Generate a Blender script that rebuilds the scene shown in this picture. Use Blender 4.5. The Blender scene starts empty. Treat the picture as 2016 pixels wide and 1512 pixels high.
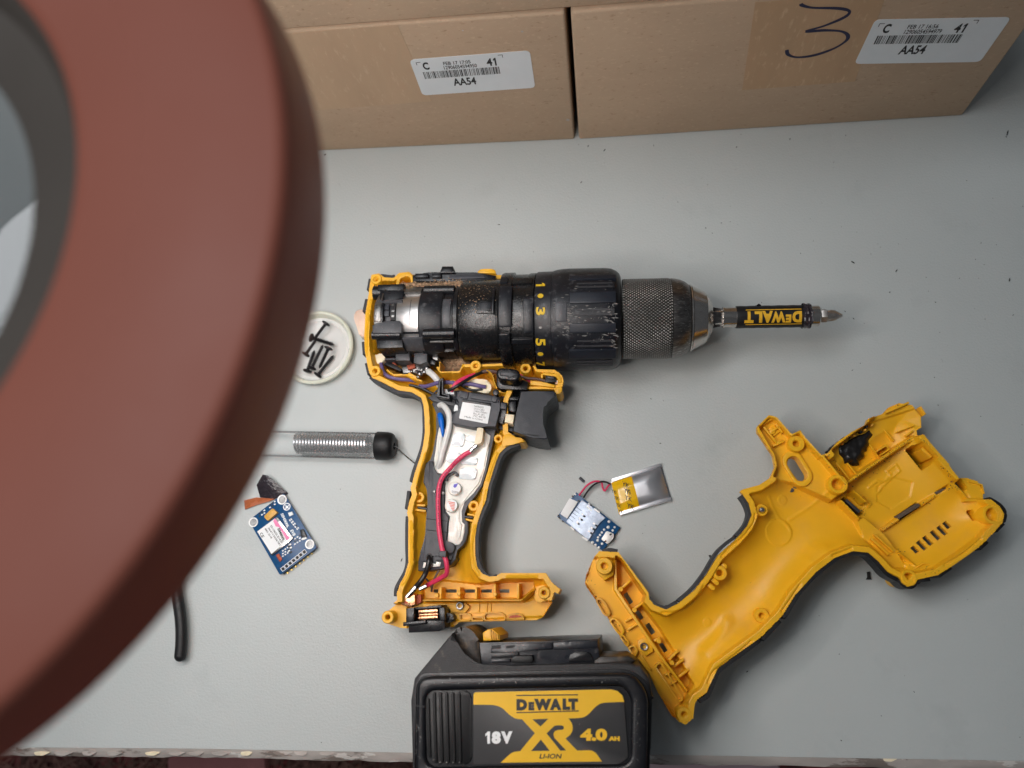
import bpy, bmesh, math, random
import numpy as np
from mathutils import Vector, Matrix
random.seed(7); np.random.seed(7)
SC = bpy.context.scene
COL = SC.collection
# ------------------------------------------------------------------ camera
F, CX, CY, H = 1514.0, 1008.0, 756.0, 455.0          # focal length (px of the 2016 px photo), centre, height in mm
_d = np.array([192/F, 429/F, 1.0]); _d /= np.linalg.norm(_d)
_x = np.array([1.0, 0, 0]); _x = _x-(_x@_d)*_d; _x /= np.linalg.norm(_x)
_z = -_d; _y = np.cross(_z, _x)
R3 = np.array([_x, _y, _z])
cam = bpy.data.cameras.new('camera'); co = bpy.data.objects.new('camera', cam); COL.objects.link(co)
cam.sensor_width = 36; cam.lens = F/2016*36; cam.clip_start = .01; cam.clip_end = 20
ax, ay, az = R3@np.array([1, 0, 0]), R3@np.array([0, -1, 0]), R3@np.array([0, 0, -1])
co.matrix_world = Matrix(((ax[0], ay[0], az[0], 0), (ax[1], ay[1], az[1], 0), (ax[2], ay[2], az[2], H*.001), (0, 0, 0, 1)))
cam.dof.use_dof = True; cam.dof.focus_distance = .425; cam.dof.aperture_fstop = 7.8
SC.camera = co; SC.render.filter_size = 1.15
# ------------------------------------------------------------------ light
SC.view_settings.view_transform = 'Standard'; SC.view_settings.look = 'None'
SC.view_settings.exposure = 0.0; SC.view_settings.gamma = 1
wd = bpy.data.worlds.new('World'); SC.world = wd; wd.use_nodes = True
wd.node_tree.nodes['Background'].inputs[0].default_value = (.88, .93, 1, 1)
wd.node_tree.nodes['Background'].inputs[1].default_value = .085
def area(name, loc, target, size, power, col):
    l = bpy.data.lights.new(name, 'AREA'); l.shape = 'RECTANGLE'; l.size, l.size_y = size; l.energy = power; l.color = col
    o = bpy.data.objects.new(name, l); COL.objects.link(o); o.location = loc
    o.rotation_euler = (Vector(target)-Vector(loc)).to_track_quat('-Z', 'Y').to_euler(); return o
area('ceiling_light', (-.62, .42, 1.7), (0, .12, 0), (1.1, .5), 10.5, (.95, .97, 1))
LED_STRENGTH = 23.0
# ------------------------------------------------------------------ px <-> place
def ray(px, py): return R3@np.array([(px-CX)/F, (py-CY)/F, 1.0])
def W(p, z):
    v = ray(p[0], p[1]); t = (z-H)/v[2]; return (v[0]*t, v[1]*t)
def W3(p, z): a = W(p, z); return (a[0], a[1], z)
def WL(pts, z): return [W(p, z) for p in pts]
def P(x, y, z):
    c = R3.T@np.array([x, y, z-H]); return CX+F*c[0]/c[2], CY+F*c[1]/c[2]
def MM(n, p, z):
    a = W(p, z); b = W((p[0], p[1]+1), z); return n*math.hypot(a[0]-b[0], a[1]-b[1])
def cr(pts, n=6, closed=False):
    """Catmull-Rom curve through points of any dimension"""
    p = [np.array(q, float) for q in pts]; N = len(p); out = []
    for i in range(N if closed else N-1):
        if closed: a, b, c, d = p[(i-1) % N], p[i], p[(i+1) % N], p[(i+2) % N]
        else: a, b, c, d = p[max(i-1, 0)], p[i], p[i+1], p[min(i+2, N-1)]
        for k in range(n):
            t = k/n
            out.append(.5*((2*b)+(-a+c)*t+(2*a-5*b+4*c-d)*t*t+(-a+3*b-3*c+d)*t**3))
    if not closed: out.append(p[-1])
    return [tuple(q) for q in out]
def circ(c, r, n=24, r2=None, ang=0):
    r2 = r2 or r; ca, sa = math.cos(ang), math.sin(ang)
    return [(c[0]+r*math.cos(t)*ca-r2*math.sin(t)*sa, c[1]+r*math.cos(t)*sa+r2*math.sin(t)*ca) for t in [i*2*math.pi/n for i in range(n)]]
def rect(x0, y0, x1, y1): return [(x0, y0), (x1, y0), (x1, y1), (x0, y1)]
def slot(c, l, w, ang):
    """rectangle of length l, width w, turned by ang (degrees, image frame)"""
    a = math.radians(ang); u = (math.cos(a), math.sin(a)); v = (-u[1], u[0])
    return [(c[0]+s*l/2*u[0]+t*w/2*v[0], c[1]+s*l/2*u[1]+t*w/2*v[1]) for s, t in ((-1, -1), (1, -1), (1, 1), (-1, 1))]
def capsule(a, b, r, n=8):
    t0 = math.atan2(b[1]-a[1], b[0]-a[0])
    return [(b[0]+r*math.cos(t0-math.pi/2+math.pi*i/n), b[1]+r*math.sin(t0-math.pi/2+math.pi*i/n)) for i in range(n+1)] + \
           [(a[0]+r*math.cos(t0+math.pi/2+math.pi*i/n), a[1]+r*math.sin(t0+math.pi/2+math.pi*i/n)) for i in range(n+1)]
def roundpoly(pts, r, n=5):
    out = []; N = len(pts)
    for i in range(N):
        p = np.array(pts[i], float); a = np.array(pts[i-1], float)-p; b = np.array(pts[(i+1) % N], float)-p
        la, lb = np.linalg.norm(a), np.linalg.norm(b); rr = min(r, la*.45, lb*.45)
        A, B = p+a/la*rr, p+b/lb*rr
        for k in range(n+1):
            t = k/n; out.append(tuple((1-t)**2*A+2*t*(1-t)*p+t*t*B))
    return out
# ------------------------------------------------------------------ materials
MATS = {}
def S(h):
    """sRGB 0-255 -> linear"""
    return tuple((c/255/12.92 if c/255 <= .04045 else ((c/255+.055)/1.055)**2.4) for c in h)
def mat(name, col, rough=.5, metal=0., var=.12, vs=90., bump=None, spots=(), spec=.5, coat=0., trans=0., ior=1.45, emit=None, estr=0, sss=0, rvar=.08, stretch=None, bumps=()):
    m = bpy.data.materials.new(name); m.use_nodes = True; nt = m.node_tree; N, L = nt.nodes, nt.links
    b = N['Principled BSDF']; tc = N.new('ShaderNodeTexCoord'); co = tc.outputs['Object']
    if stretch:
        mp = N.new('ShaderNodeMapping'); mp.inputs['Scale'].default_value = stretch; L.new(co, mp.inputs['Vector']); co = mp.outputs['Vector']
    def noise(scale, detail=4, rg=.6):
        n = N.new('ShaderNodeTexNoise'); n.inputs['Scale'].default_value = scale; n.inputs['Detail'].default_value = detail
        n.inputs['Roughness'].default_value = rg; L.new(co, n.inputs['Vector']); return n.outputs['Fac']
    def mr(s, a, c, lo, hi):
        n = N.new('ShaderNodeMapRange'); n.inputs[1].default_value = a; n.inputs[2].default_value = c; n.inputs[3].default_value = lo; n.inputs[4].default_value = hi
        L.new(s, n.inputs[0]); return n.outputs[0]
    def mix(f, a, c):
        n = N.new('ShaderNodeMix'); n.data_type = 'RGBA'; L.new(f, n.inputs[0])
        for k, q in ((6, a), (7, c)):
            if isinstance(q, tuple): n.inputs[k].default_value = (*q, 1)
            else: L.new(q, n.inputs[k])
        return n.outputs[2]
    cs = mix(mr(noise(vs), .25, .75, 0, 1), tuple(c*(1-var) for c in col), tuple(min(1, c*(1+var)) for c in col))
    rs = mr(noise(vs*1.7), .25, .75, max(.02, rough-rvar), min(1, rough+rvar))
    for (sc, scale, lo, hi, amt) in spots:
        f = mr(noise(scale, 6, .65), lo, hi, 0, amt); cs = mix(f, cs, sc)
    L.new(cs, b.inputs['Base Color']); L.new(rs, b.inputs['Roughness'])
    b.inputs['Metallic'].default_value = metal; b.inputs['Specular IOR Level'].default_value = spec
    b.inputs['Coat Weight'].default_value = coat; b.inputs['Transmission Weight'].default_value = trans; b.inputs['IOR'].default_value = ior
    if sss: b.inputs['Subsurface Weight'].default_value = sss; b.inputs['Subsurface Radius'].default_value = (.002, .001, .0008)
    prev = None
    for (bs, bd) in ([bump] if bump else [])+list(bumps):
        n = N.new('ShaderNodeBump'); n.inputs['Strength'].default_value = 1; n.inputs['Distance'].default_value = bd*.001
        L.new(noise(bs, 3), n.inputs['Height'])
        if prev: L.new(prev, n.inputs['Normal'])
        prev = n.outputs[0]
    if prev: L.new(prev, b.inputs['Normal'])
    if emit: b.inputs['Emission Color'].default_value = (*emit, 1); b.inputs['Emission Strength'].default_value = estr
    MATS[name] = m; return m
DUST = (.30, .25, .20)
M_yel = mat('yellow_plastic', (.84, .435, .018), .42, var=.07, vs=60, spots=((( .42, .17, .02), 130, .60, .74, .45), ((.16, .09, .03), 420, .69, .76, .6)), bump=(900, .03))
M_yel2 = mat('yellow_plastic_inside', (.86, .45, .013), .38, var=.08, vs=35, spots=(((.72, .36, .07), 45, .52, .72, .4), ((.30, .13, .03), 300, .68, .76, .5)), bump=(700, .03))
M_yelw = mat('worn_yellow_plastic', (.74, .38, .04), .5, var=.14, vs=80, spots=(((.30, .16, .05), 160, .5, .66, .7), ((.10, .07, .05), 480, .62, .72, .7)), bump=(900, .05))
M_rub = mat('grey_rubber', (.032, .033, .038), .6, var=.25, vs=300, bump=(2500, .05), spots=((DUST, 500, .63, .75, .25),))
M_rubk = mat('black_rubber', (.007, .007, .008), .5, var=.25, vs=300, bump=(2200, .04), spots=((DUST, 400, .66, .78, .3),))
M_trig = mat('trigger_rubber', (.010, .013, .021), .45, var=.2, vs=200, bump=(1400, .09))
M_blk = mat('black_plastic', (.007, .0075, .010), .30, var=.3, vs=250, bump=(1500, .035), spots=((DUST, 330, .66, .78, .22),))
M_blkg = mat('greasy_black_metal', (.006, .006, .007), .24, var=.4, vs=300, bump=(1100, .12), spots=((DUST, 420, .62, .76, .4), ((.16, .15, .14), 1500, .67, .75, .6)), spec=.6)
M_clut = mat('worn_black_collar', (.008, .009, .013), .36, var=.3, vs=200, bump=(1600, .08), spots=(((.16, .16, .17), 240, .56, .72, .5), ((.34, .33, .32), 1300, .64, .74, .45)))
M_gry = mat('dark_grey_plastic', (.040, .042, .052), .45, var=.12, vs=300, bump=(1800, .03))
M_gry2 = mat('worn_grey_clip', (.06, .062, .07), .42, var=.25, vs=300, bump=(1200, .08), spots=(((.3, .3, .3), 900, .6, .72, .6),))
M_can = mat('brushed_steel_can', (.56, .55, .54), .36, 1, var=.12, vs=120, bump=(900, .02), spots=(((.10, .09, .09), 1100, .64, .70, .8),), stretch=(1, 5, 5))
M_stl = mat('polished_steel', (.60, .57, .54), .2, 1, var=.12, vs=150, spots=(((.22, .15, .10), 300, .54, .72, .7), ((.12, .10, .09), 900, .66, .74, .6)), stretch=(.4, 2, 2))  # brown spots paint in the brown reflections of the chuck nose
M_stld = mat('dark_worn_steel', (.17, .16, .155), .34, 1, var=.5, vs=200, spots=(((.55, .53, .5), 480, .56, .66, .8),), stretch=(.5, 2.5, 2.5))
M_zinc = mat('dull_grey_metal', (.22, .215, .21), .34, .9, var=.4, vs=300, bump=(1000, .12), spots=(((.05, .05, .05), 600, .56, .66, .8),))
M_cop = mat('copper', (.62, .32, .17), .3, 1, var=.2, vs=300, bump=(900, .1), spots=(((.8, .58, .42), 500, .54, .64, .6),))
M_copd = mat('copper_winding', (.28, .06, .03), .4, .6, var=.4, vs=900, bump=(2000, .2))
M_pot = mat('white_potting', (.80, .78, .72), .3, var=.05, vs=150, sss=.25, coat=.3, bump=(220, .25), spots=(((.55, .53, .48), 110, .55, .75, .5),))
M_potb = mat('clear_potted_block', (.72, .77, .80), .18, var=.05, vs=300, sss=.2, coat=.4)
M_wht = mat('white_print', (.80, .82, .83), .45, var=.03, vs=100)
M_lab = mat('white_paper_label', (.70, .74, .77), .55, var=.04, vs=60, bump=(1400, .01))
M_ink_shade = mat('black_ink_hole_shade', (.016, .016, .018), .6, var=.1)  # print ink, also the black painted in for the dark of holes
M_navy = mat('navy_marker', (.012, .012, .05), .5, var=.2)
M_cream = mat('cream_plastic', (.82, .72, .52), .4, var=.1, vs=200, sss=.2)
M_wred = mat('pink_red_wire', (.72, .045, .13), .4, var=.08, vs=500, bump=(900, .04), spots=(((.45, .02, .06), 1500, .62, .68, .5),))
M_wwht = mat('white_wire', (.72, .72, .70), .38, var=.06, vs=300, spots=(((.4, .4, .4), 700, .66, .74, .6),))
M_wblk = mat('black_wire', (.012, .012, .013), .35, var=.2)
M_wpur = mat('purple_wire', (.13, .10, .24), .45, var=.15, vs=300)
M_wbrn = mat('brown_wire', (.10, .055, .045), .45, var=.2, vs=300)
M_blue = mat('blue_sleeve', (.0, .14, .62), .38, var=.1)
M_dust = mat('sawdust', (.44, .29, .18), .95, var=.45, vs=900, bump=(1300, .6), spots=(((.08, .05, .035), 700, .55, .65, .8),))
M_card = mat('brown_cardboard', (.49, .358, .25), .8, var=.07, vs=28, bump=(1300, .07), spots=(((.62, .46, .32), 620, .56, .70, .6), ((.27, .17, .10), 520, .60, .70, .55), ((.12, .07, .04), 300, .735, .76, .8)), stretch=(.45, 1, 1), spec=.25)
M_tape = mat('brown_paper_tape', (.485, .316, .186), .5, var=.07, vs=50, bump=(700, .09), spots=(((.64, .45, .29), 330, .56, .70, .7),), stretch=(1, 1, .3), spec=.35)
M_batk = mat('battery_black_plastic', (.006, .0065, .009), .34, var=.3, vs=250, bump=(1300, .07), spots=((DUST, 420, .66, .78, .45),))
M_batt = mat('battery_textured_plastic', (.027, .027, .029), .5, var=.2, vs=700, bump=(1500, .28), spots=((DUST, 200, .62, .78, .4),))
M_bath = mat('battery_worn_shoulder', (.018, .015, .013), .42, var=.3, vs=150, bump=(900, .1), spots=(((.22, .14, .08), 110, .5, .68, .75),))
M_batr = mat('battery_rail_plastic', (.014, .016, .022), .32, var=.35, vs=160, bump=(700, .06), spots=(((.16, .15, .15), 260, .58, .72, .6),))
M_bpan = mat('battery_label_grey', (.044, .044, .046), .42, var=.06, vs=200, spots=(((.4, .4, .4), 700, .70, .74, .6),))
M_byel = mat('battery_label_yellow', (.80, .47, .02), .42, var=.05, vs=100)
M_bink = mat('battery_label_black', (.03, .03, .03), .45, var=.1)
M_silv = mat('silver_foil', (.80, .80, .83), .36, 1, var=.04, vs=80, bump=(140, .05))
M_kap = mat('amber_tape', (.80, .47, .005), .18, var=.15, vs=120, bump=(200, .10), coat=.25)
M_pcb = mat('blue_circuit_board', (.004, .066, .185), .35, var=.2, vs=500, bump=(1500, .02))
M_sim = mat('tin_plate', (.30, .35, .43), .42, .55, var=.25, vs=260, bump=(700, .06), spots=(((.62, .66, .72), 380, .55, .7, .6), ((.08, .12, .2), 700, .62, .7, .6)))
M_tin = mat('bright_tin', (.72, .72, .71), .45, .3, var=.05)
M_gold = mat('gold_pins', (.75, .52, .16), .3, 1, var=.15)
M_tan = mat('tantalum_yellow', (.66, .36, .07), .45, var=.1, vs=400)
M_pink = mat('pink_print', (.80, .22, .42), .45, var=.05)
M_lid = mat('lid_cream_enamel', (.72, .74, .62), .3, var=.05, vs=100, coat=.3)
M_lidi = mat('lid_inside_white', (.66, .66, .64), .35, var=.04, vs=80)
M_scr = mat('blackened_screw', (.035, .033, .036), .38, .7, var=.35, vs=900, spots=(((.2, .19, .19), 900, .62, .7, .5),))
M_sold = mat('solder_wire', (.45, .44, .45), .27, 1, var=.15, vs=300)
M_lamp = mat('lamp_brown_enamel', (.46, .148, .10), .45, var=.05, vs=12, spec=.35)
M_lamg = mat('lamp_inner_ring', (.12, .103, .088), .5, var=.1, vs=20)
M_lens = mat('lens_glass', (.82, .83, .84), .0, var=0, trans=1, ior=1.5, rvar=0)
M_goo = mat('black_glue', (.010, .009, .009), .34, var=.3, vs=300, bump=(500, .15), spec=.5)
M_slk = mat('translucent_silicone', (.80, .60, .48), .35, var=.1, vs=100, sss=.6, bump=(300, .6))
M_foil = mat('black_tape', (.03, .024, .03), .25, var=.4, vs=150, bump=(160, 1.2), spots=(((.35, .2, .2), 60, .6, .75, .4),))
M_fpc = mat('copper_brown_film', (.42, .12, .045), .3, var=.15, vs=100, coat=.3)
M_tape2 = mat('faded_paper_tape', (.495, .347, .228), .6, var=.07, vs=50, bump=(700, .09), spots=(((.62, .46, .32), 330, .56, .70, .6),), stretch=(1, 1, .3), spec=.3)
M_edge = mat('worn_cream_edge', (.43, .39, .36), .6, var=.2, vs=90, spots=(((.16, .13, .11), 55, .54, .58, .85), ((.7, .68, .64), 75, .6, .63, .8)), bump=(300, .3), stretch=(.35, 1, 1))
M_bit = mat('grey_bit_steel', (.50, .47, .44), .36, .9, var=.25, vs=400)
M_floor = mat('maroon_floor', (.36, .10, .10), .7, var=.5, vs=9, spots=(((.06, .02, .025), 14, .5, .58, .85), ((.50, .22, .22), 40, .6, .66, .7)))
M_crumb = mat('black_crumb', (.012, .012, .012), .6, var=.4)
def table_mat():
    m = mat('grey_worktop', (.475, .507, .502), .36, var=.035, vs=9, bump=(720, .20), bumps=((2000, .05),), spec=.45,
            spots=(((.36, .39, .39), 22, .58, .76, .4), ((.30, .30, .29), 300, .735, .78, .55), ((.72, .72, .70), 520, .745, .775, .5)))
    return m
M_table = table_mat()
def clear_mat():
    m = bpy.data.materials.new('clear_plastic'); m.use_nodes = True; nt = m.node_tree; nt.nodes.remove(nt.nodes['Principled BSDF'])
    o = nt.nodes['Material Output']; t = nt.nodes.new('ShaderNodeBsdfTransparent'); t.inputs[0].default_value = (.975, .98, .98, 1)
    g = nt.nodes.new('ShaderNodeBsdfGlossy'); g.inputs['Roughness'].default_value = .08
    f = nt.nodes.new('ShaderNodeFresnel'); f.inputs[0].default_value = 1.14; x = nt.nodes.new('ShaderNodeMixShader')
    nt.links.new(f.outputs[0], x.inputs[0]); nt.links.new(t.outputs[0], x.inputs[1]); nt.links.new(g.outputs[0], x.inputs[2]); 
    df = nt.nodes.new('ShaderNodeBsdfDiffuse'); df.inputs[0].default_value = (.85, .87, .88, 1); y = nt.nodes.new('ShaderNodeMixShader'); y.inputs[0].default_value = .13
    nt.links.new(x.outputs[0], y.inputs[1]); nt.links.new(df.outputs[0], y.inputs[2]); nt.links.new(y.outputs[0], o.inputs[0]); return m
M_clear = clear_mat()
def knurl_mat():
    m = mat('knurled_steel', (.38, .37, .355), .36, .9, var=.4, vs=120, spots=(((.80, .78, .75), 200, .57, .72, .75),))
    nt = m.node_tree; N, L = nt.nodes, nt.links; b = N['Principled BSDF']
    tc = N.new('ShaderNodeTexCoord'); waves = []
    for s in (1, -1):
        mp = N.new('ShaderNodeMapping'); mp.inputs['Rotation'].default_value = (0, 0, s*math.radians(52)); L.new(tc.outputs['UV'], mp.inputs['Vector'])
        w = N.new('ShaderNodeTexWave'); w.inputs['Scale'].default_value = 225; w.bands_direction = 'X'; L.new(mp.outputs[0], w.inputs['Vector']); waves.append(w.outputs['Fac'])
    mx = N.new('ShaderNodeMath'); mx.operation = 'MULTIPLY'; L.new(waves[0], mx.inputs[0]); L.new(waves[1], mx.inputs[1])
    bp = N.new('ShaderNodeBump'); bp.inputs['Strength'].default_value = 1; bp.inputs['Distance'].default_value = .00045; L.new(mx.outputs[0], bp.inputs['Height']); L.new(bp.outputs[0], b.inputs['Normal'])
    old = b.inputs['Base Color'].links[0].from_socket; rmp = N.new('ShaderNodeMapRange'); rmp.inputs[1].default_value = .1; rmp.inputs[2].default_value = .6; L.new(mx.outputs[0], rmp.inputs[0])
    cm = N.new('ShaderNodeMix'); cm.data_type = 'RGBA'; cm.inputs[6].default_value = (.055, .052, .05, 1); L.new(rmp.outputs[0], cm.inputs[0]); L.new(old, cm.inputs[7]); L.new(cm.outputs[2], b.inputs['Base Color'])
    return m
M_knurl = knurl_mat()
# ------------------------------------------------------------------ geometry collector
class G:
    """collects vertices (mm) and faces of one part"""
    def __init__(s): s.v = []; s.f = []; s.uv = None
    def add(s, v, f):
        o = len(s.v); s.v += [tuple(map(float, q)) for q in v]; s.f += [tuple(i+o for i in q) for q in f]; return s
    def bm(s, b):
        b.verts.index_update(); s.add([x.co for x in b.verts], [[x.index for x in q.verts] for q in b.faces]); b.free(); return s
    def prism(s, xy, z0, z1, bevel=0., taper=0., seg=2):
        """flat-topped block over an outline in mm; taper moves the foot outwards"""
        n = len(xy)
        A = sum(xy[i-1][0]*xy[i][1]-xy[i][0]*xy[i-1][1] for i in range(n))
        if A < 0: xy = xy[::-1]
        low = xy
        if taper:
            c = np.mean(np.array(xy), 0); low = [tuple(c+(np.array(q)-c)*(1+taper/max(1e-6, np.linalg.norm(np.array(q)-c)))) for q in xy]
        b = bmesh.new()
        t = [b.verts.new((x, y, z1)) for x, y in xy]; l = [b.verts.new((x, y, z0)) for x, y in low]
        top = b.faces.new(t); b.faces.new(l[::-1])
        for i in range(n): b.faces.new((t[i-1], l[i-1], l[i], t[i]))
        if bevel: bmesh.ops.bevel(b, geom=list(top.edges), offset=bevel, segments=seg, profile=.5, affect='EDGES', clamp_overlap=True)
        return s.bm(b)
    def px(s, pts, z0, z1, bevel=0., taper=0., seg=2): return s.prism(WL(pts, z1), z0, z1, bevel, taper, seg)
    def tube(s, pts, r, seg=10, cap=True):
        pts = [np.array(p, float) for p in pts]; n = len(pts); rs = r if hasattr(r, '__len__') else [r]*n
        v, f = [], []; up = np.array([0, 0, 1.0])
        for i, p in enumerate(pts):
            t = pts[min(i+1, n-1)]-pts[max(i-1, 0)]; t /= max(1e-9, np.linalg.norm(t))
            a = np.cross(up, t)
            if np.linalg.norm(a) < .15: a = np.cross(np.array([1.0, 0, 0]), t)
            a /= np.linalg.norm(a); b = np.cross(t, a)
            for k in range(seg):
                q = 2*math.pi*k/seg; v.append(p+rs[i]*(math.cos(q)*a+math.sin(q)*b))
        for i in range(n-1):
            for k in range(seg):
                k2 = (k+1) % seg; f.append((i*seg+k, i*seg+k2, (i+1)*seg+k2, (i+1)*seg+k))
        if cap: f.append(tuple(range(seg))[::-1]); f.append(tuple(range((n-1)*seg, n*seg)))
        return s.add(v, f)
    def lathe(s, A, B, prof, seg=64, cap=True, uv=False):
        """profile of (mm along A->B, radius mm) turned about the line"""
        A, B = np.array(A, float), np.array(B, float); t = (B-A)/np.linalg.norm(B-A)
        a = np.cross(np.array([0, 0, 1.0]), t)
        if np.linalg.norm(a) < .1: a = np.array([1.0, 0, 0])
        a /= np.linalg.norm(a); b = np.cross(t, a); v, f = [], []
        for (x, r) in prof:
            for k in range(seg):
                q = 2*math.pi*k/seg; v.append(A+t*x+max(r, 1e-4)*(math.cos(q)*a+math.sin(q)*b))
        n = len(prof)
        for i in range(n-1):
            for k in range(seg):
                k2 = (k+1) % seg; f.append((i*seg+k, i*seg+k2, (i+1)*seg+k2, (i+1)*seg+k))
        if cap:
            f.append(tuple(range(seg))[::-1]); f.append(tuple(range((n-1)*seg, n*seg)))
        if uv: s.uv = [(x*.001, r*.001*q*2*math.pi/seg) for (x, r) in prof for q in range(seg)]
        return s.add(v, f)
    def vlathe(s, c, prof, seg=32, cap=True):
        """profile of (radius, z) about a vertical line at c (mm)"""
        return s.lathe((c[0], c[1], 0), (c[0], c[1], 1), [(z, r) for r, z in prof], seg, cap)
    def ribbon(s, path, w, z0, z1, bevel=0.):
        """wall of width w (mm) along an open path of (x, y) mm"""
        p = [np.array(q, float) for q in path]; L, Rr = [], []
        for i in range(len(p)):
            t = p[min(i+1, len(p)-1)]-p[max(i-1, 0)]; t /= max(1e-9, np.linalg.norm(t)); n = np.array([-t[1], t[0]])
            L.append(tuple(p[i]+n*w/2)); Rr.append(tuple(p[i]-n*w/2))
        return s.prism(L+Rr[::-1], z0, z1, bevel)
    def ribpx(s, pts, wpx, z0, z1, bevel=0., smooth=6):
        q = WL(pts, z1); w = MM(wpx, pts[0], z1)
        return s.ribbon(cr(q, smooth) if smooth and len(q) > 2 else q, w, z0, z1, bevel)
    def flat(s, pts3): return s.add(pts3, [tuple(range(len(pts3)))])
    def ball(s, c, r, sq=1., n=12, m=8):
        v, f = [], []
        for i in range(m+1):
            a = math.pi*i/m
            for k in range(n): v.append((c[0]+r*math.sin(a)*math.cos(2*math.pi*k/n), c[1]+r*math.sin(a)*math.sin(2*math.pi*k/n), c[2]+r*sq*math.cos(a)))
        for i in range(m):
            for k in range(n): f.append((i*n+k, (i+1)*n+k, (i+1)*n+(k+1) % n, i*n+(k+1) % n))
        return s.add(v, f)
def thing(name, label, cat, loc, group=None):
    o = bpy.data.objects.new(name, None); COL.objects.link(o); o.empty_display_size = .02
    o.location = (loc[0]*.001, loc[1]*.001, (loc[2] if len(loc) > 2 else 0)*.001); o['label'] = label; o['category'] = cat
    if group: o['group'] = group
    return o
def world_loc(o):
    l = Vector((0, 0, 0))
    while o: l = l+o.location; o = o.parent
    return l
def part(name, g, m, parent=None, label=None, sharp=35, kind=None, base=None):
    """one mesh object; vertices are given in world mm"""
    off = np.array(world_loc(parent)) if parent else (np.array(base)*.001 if base else np.zeros(3))
    me = bpy.data.meshes.new(name); v = np.array(g.v)*.001-off
    me.from_pydata(v.tolist(), [], g.f); me.update()
    if g.uv:
        u = me.uv_layers.new(name='UVMap'); li = np.zeros(len(me.loops), int); me.loops.foreach_get('vertex_index', li)
        uv = np.array(g.uv)[li]; u.data.foreach_set('uv', uv.ravel())
    me.shade_smooth(); me.set_sharp_from_angle(angle=math.radians(sharp))
    me.materials.append(m); o = bpy.data.objects.new(name, me); COL.objects.link(o)
    if parent: o.parent = parent
    else: o.location = Vector(off)
    if label: o['label'] = label
    if kind: o['kind'] = kind
    return o
def tag(o, label, cat, group=None):
    o['label'] = label; o['category'] = cat
    if group: o['group'] = group
    return o
# ------------------------------------------------------------------ lettering
def text_raw(s, bold=0., shear=0.):
    if s == '1': return np.array([(.42, 0), (1, 0), (1, 1), (.50, 1), (0, .80), (0, .60), (.42, .74)]), [(0, 1, 2, 3, 6), (3, 4, 5, 6)]
    c = bpy.data.curves.new('t', 'FONT'); c.body = s; c.size = 1; c.offset = bold; c.shear = shear; c.resolution_u = 3
    o = bpy.data.objects.new('t', c); COL.objects.link(o)
    dg = bpy.context.evaluated_depsgraph_get(); me = bpy.data.meshes.new_from_object(o.evaluated_get(dg))
    v = np.array([x.co[:2] for x in me.vertices]); f = [tuple(p.vertices) for p in me.polygons]
    bpy.data.objects.remove(o); bpy.data.curves.remove(c); bpy.data.meshes.remove(me)
    lo, hi = v.min(0), v.max(0); return (v-lo)/np.maximum(hi-lo, 1e-6), f
def sliced(v, f, n=12):
    """cut the letter faces into strips so they can follow a curved surface"""
    b = bmesh.new(); vs = [b.verts.new((x, y, 0)) for x, y in v]
    for q in f:
        try: b.faces.new([vs[i] for i in q])
        except ValueError: pass
    for i in range(1, n):
        bmesh.ops.bisect_plane(b, geom=list(b.verts)+list(b.edges)+list(b.faces), plane_co=(0, i/n, 0), plane_no=(0, 1, 0)); bmesh.ops.bisect_plane(b, geom=list(b.verts)+list(b.edges)+list(b.faces), plane_co=(i/n, 0, 0), plane_no=(1, 0, 0))
    b.verts.index_update(); r = np.array([x.co[:2] for x in b.verts]), [tuple(x.index for x in q.verts) for q in b.faces]; b.free(); return r
def text_in(g, s, TL, TR, BL, bold=0., shear=0.):
    """text whose bounding box fills the parallelogram of three 3D corners"""
    v, f = text_raw(s, bold, shear); TL, TR, BL = (np.array(q, float) for q in (TL, TR, BL))
    return g.add([BL+(TR-TL)*a+(TL-BL)*b for a, b in v], f)
def text_px(g, s, TL, TR, BL, z, bold=0., shear=0.): return text_in(g, s, W3(TL, z), W3(TR, z), W3(BL, z), bold, shear)
# ------------------------------------------------------------------ moulded shells: a grid of heights over an outline
def inside(X, Y, poly):
    r = np.zeros(X.shape, bool); n = len(poly)
    for i in range(n):
        x1, y1 = poly[i-1]; x2, y2 = poly[i]
        if y1 == y2: continue
        r ^= ((y1 > Y) != (y2 > Y)) & (X < (x2-x1)*(Y-y1)/(y2-y1)+x1)
    return r
def seg_dist(X, Y, poly, closed=True):
    D = np.full(X.shape, 1e9); NX = np.zeros(X.shape); NY = np.zeros(X.shape); n = len(poly)
    for i in range(0 if closed else 1, n):
        x1, y1 = poly[i-1]; x2, y2 = poly[i]; dx, dy = x2-x1, y2-y1; q = dx*dx+dy*dy
        if q < 1e-12: continue
        t = np.clip(((X-x1)*dx+(Y-y1)*dy)/q, 0, 1); px, py = x1+t*dx, y1+t*dy; d = np.hypot(X-px, Y-py); m = d < D
        D = np.where(m, d, D); NX = np.where(m, px, NX); NY = np.where(m, py, NY)
    return D, NX, NY
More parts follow.
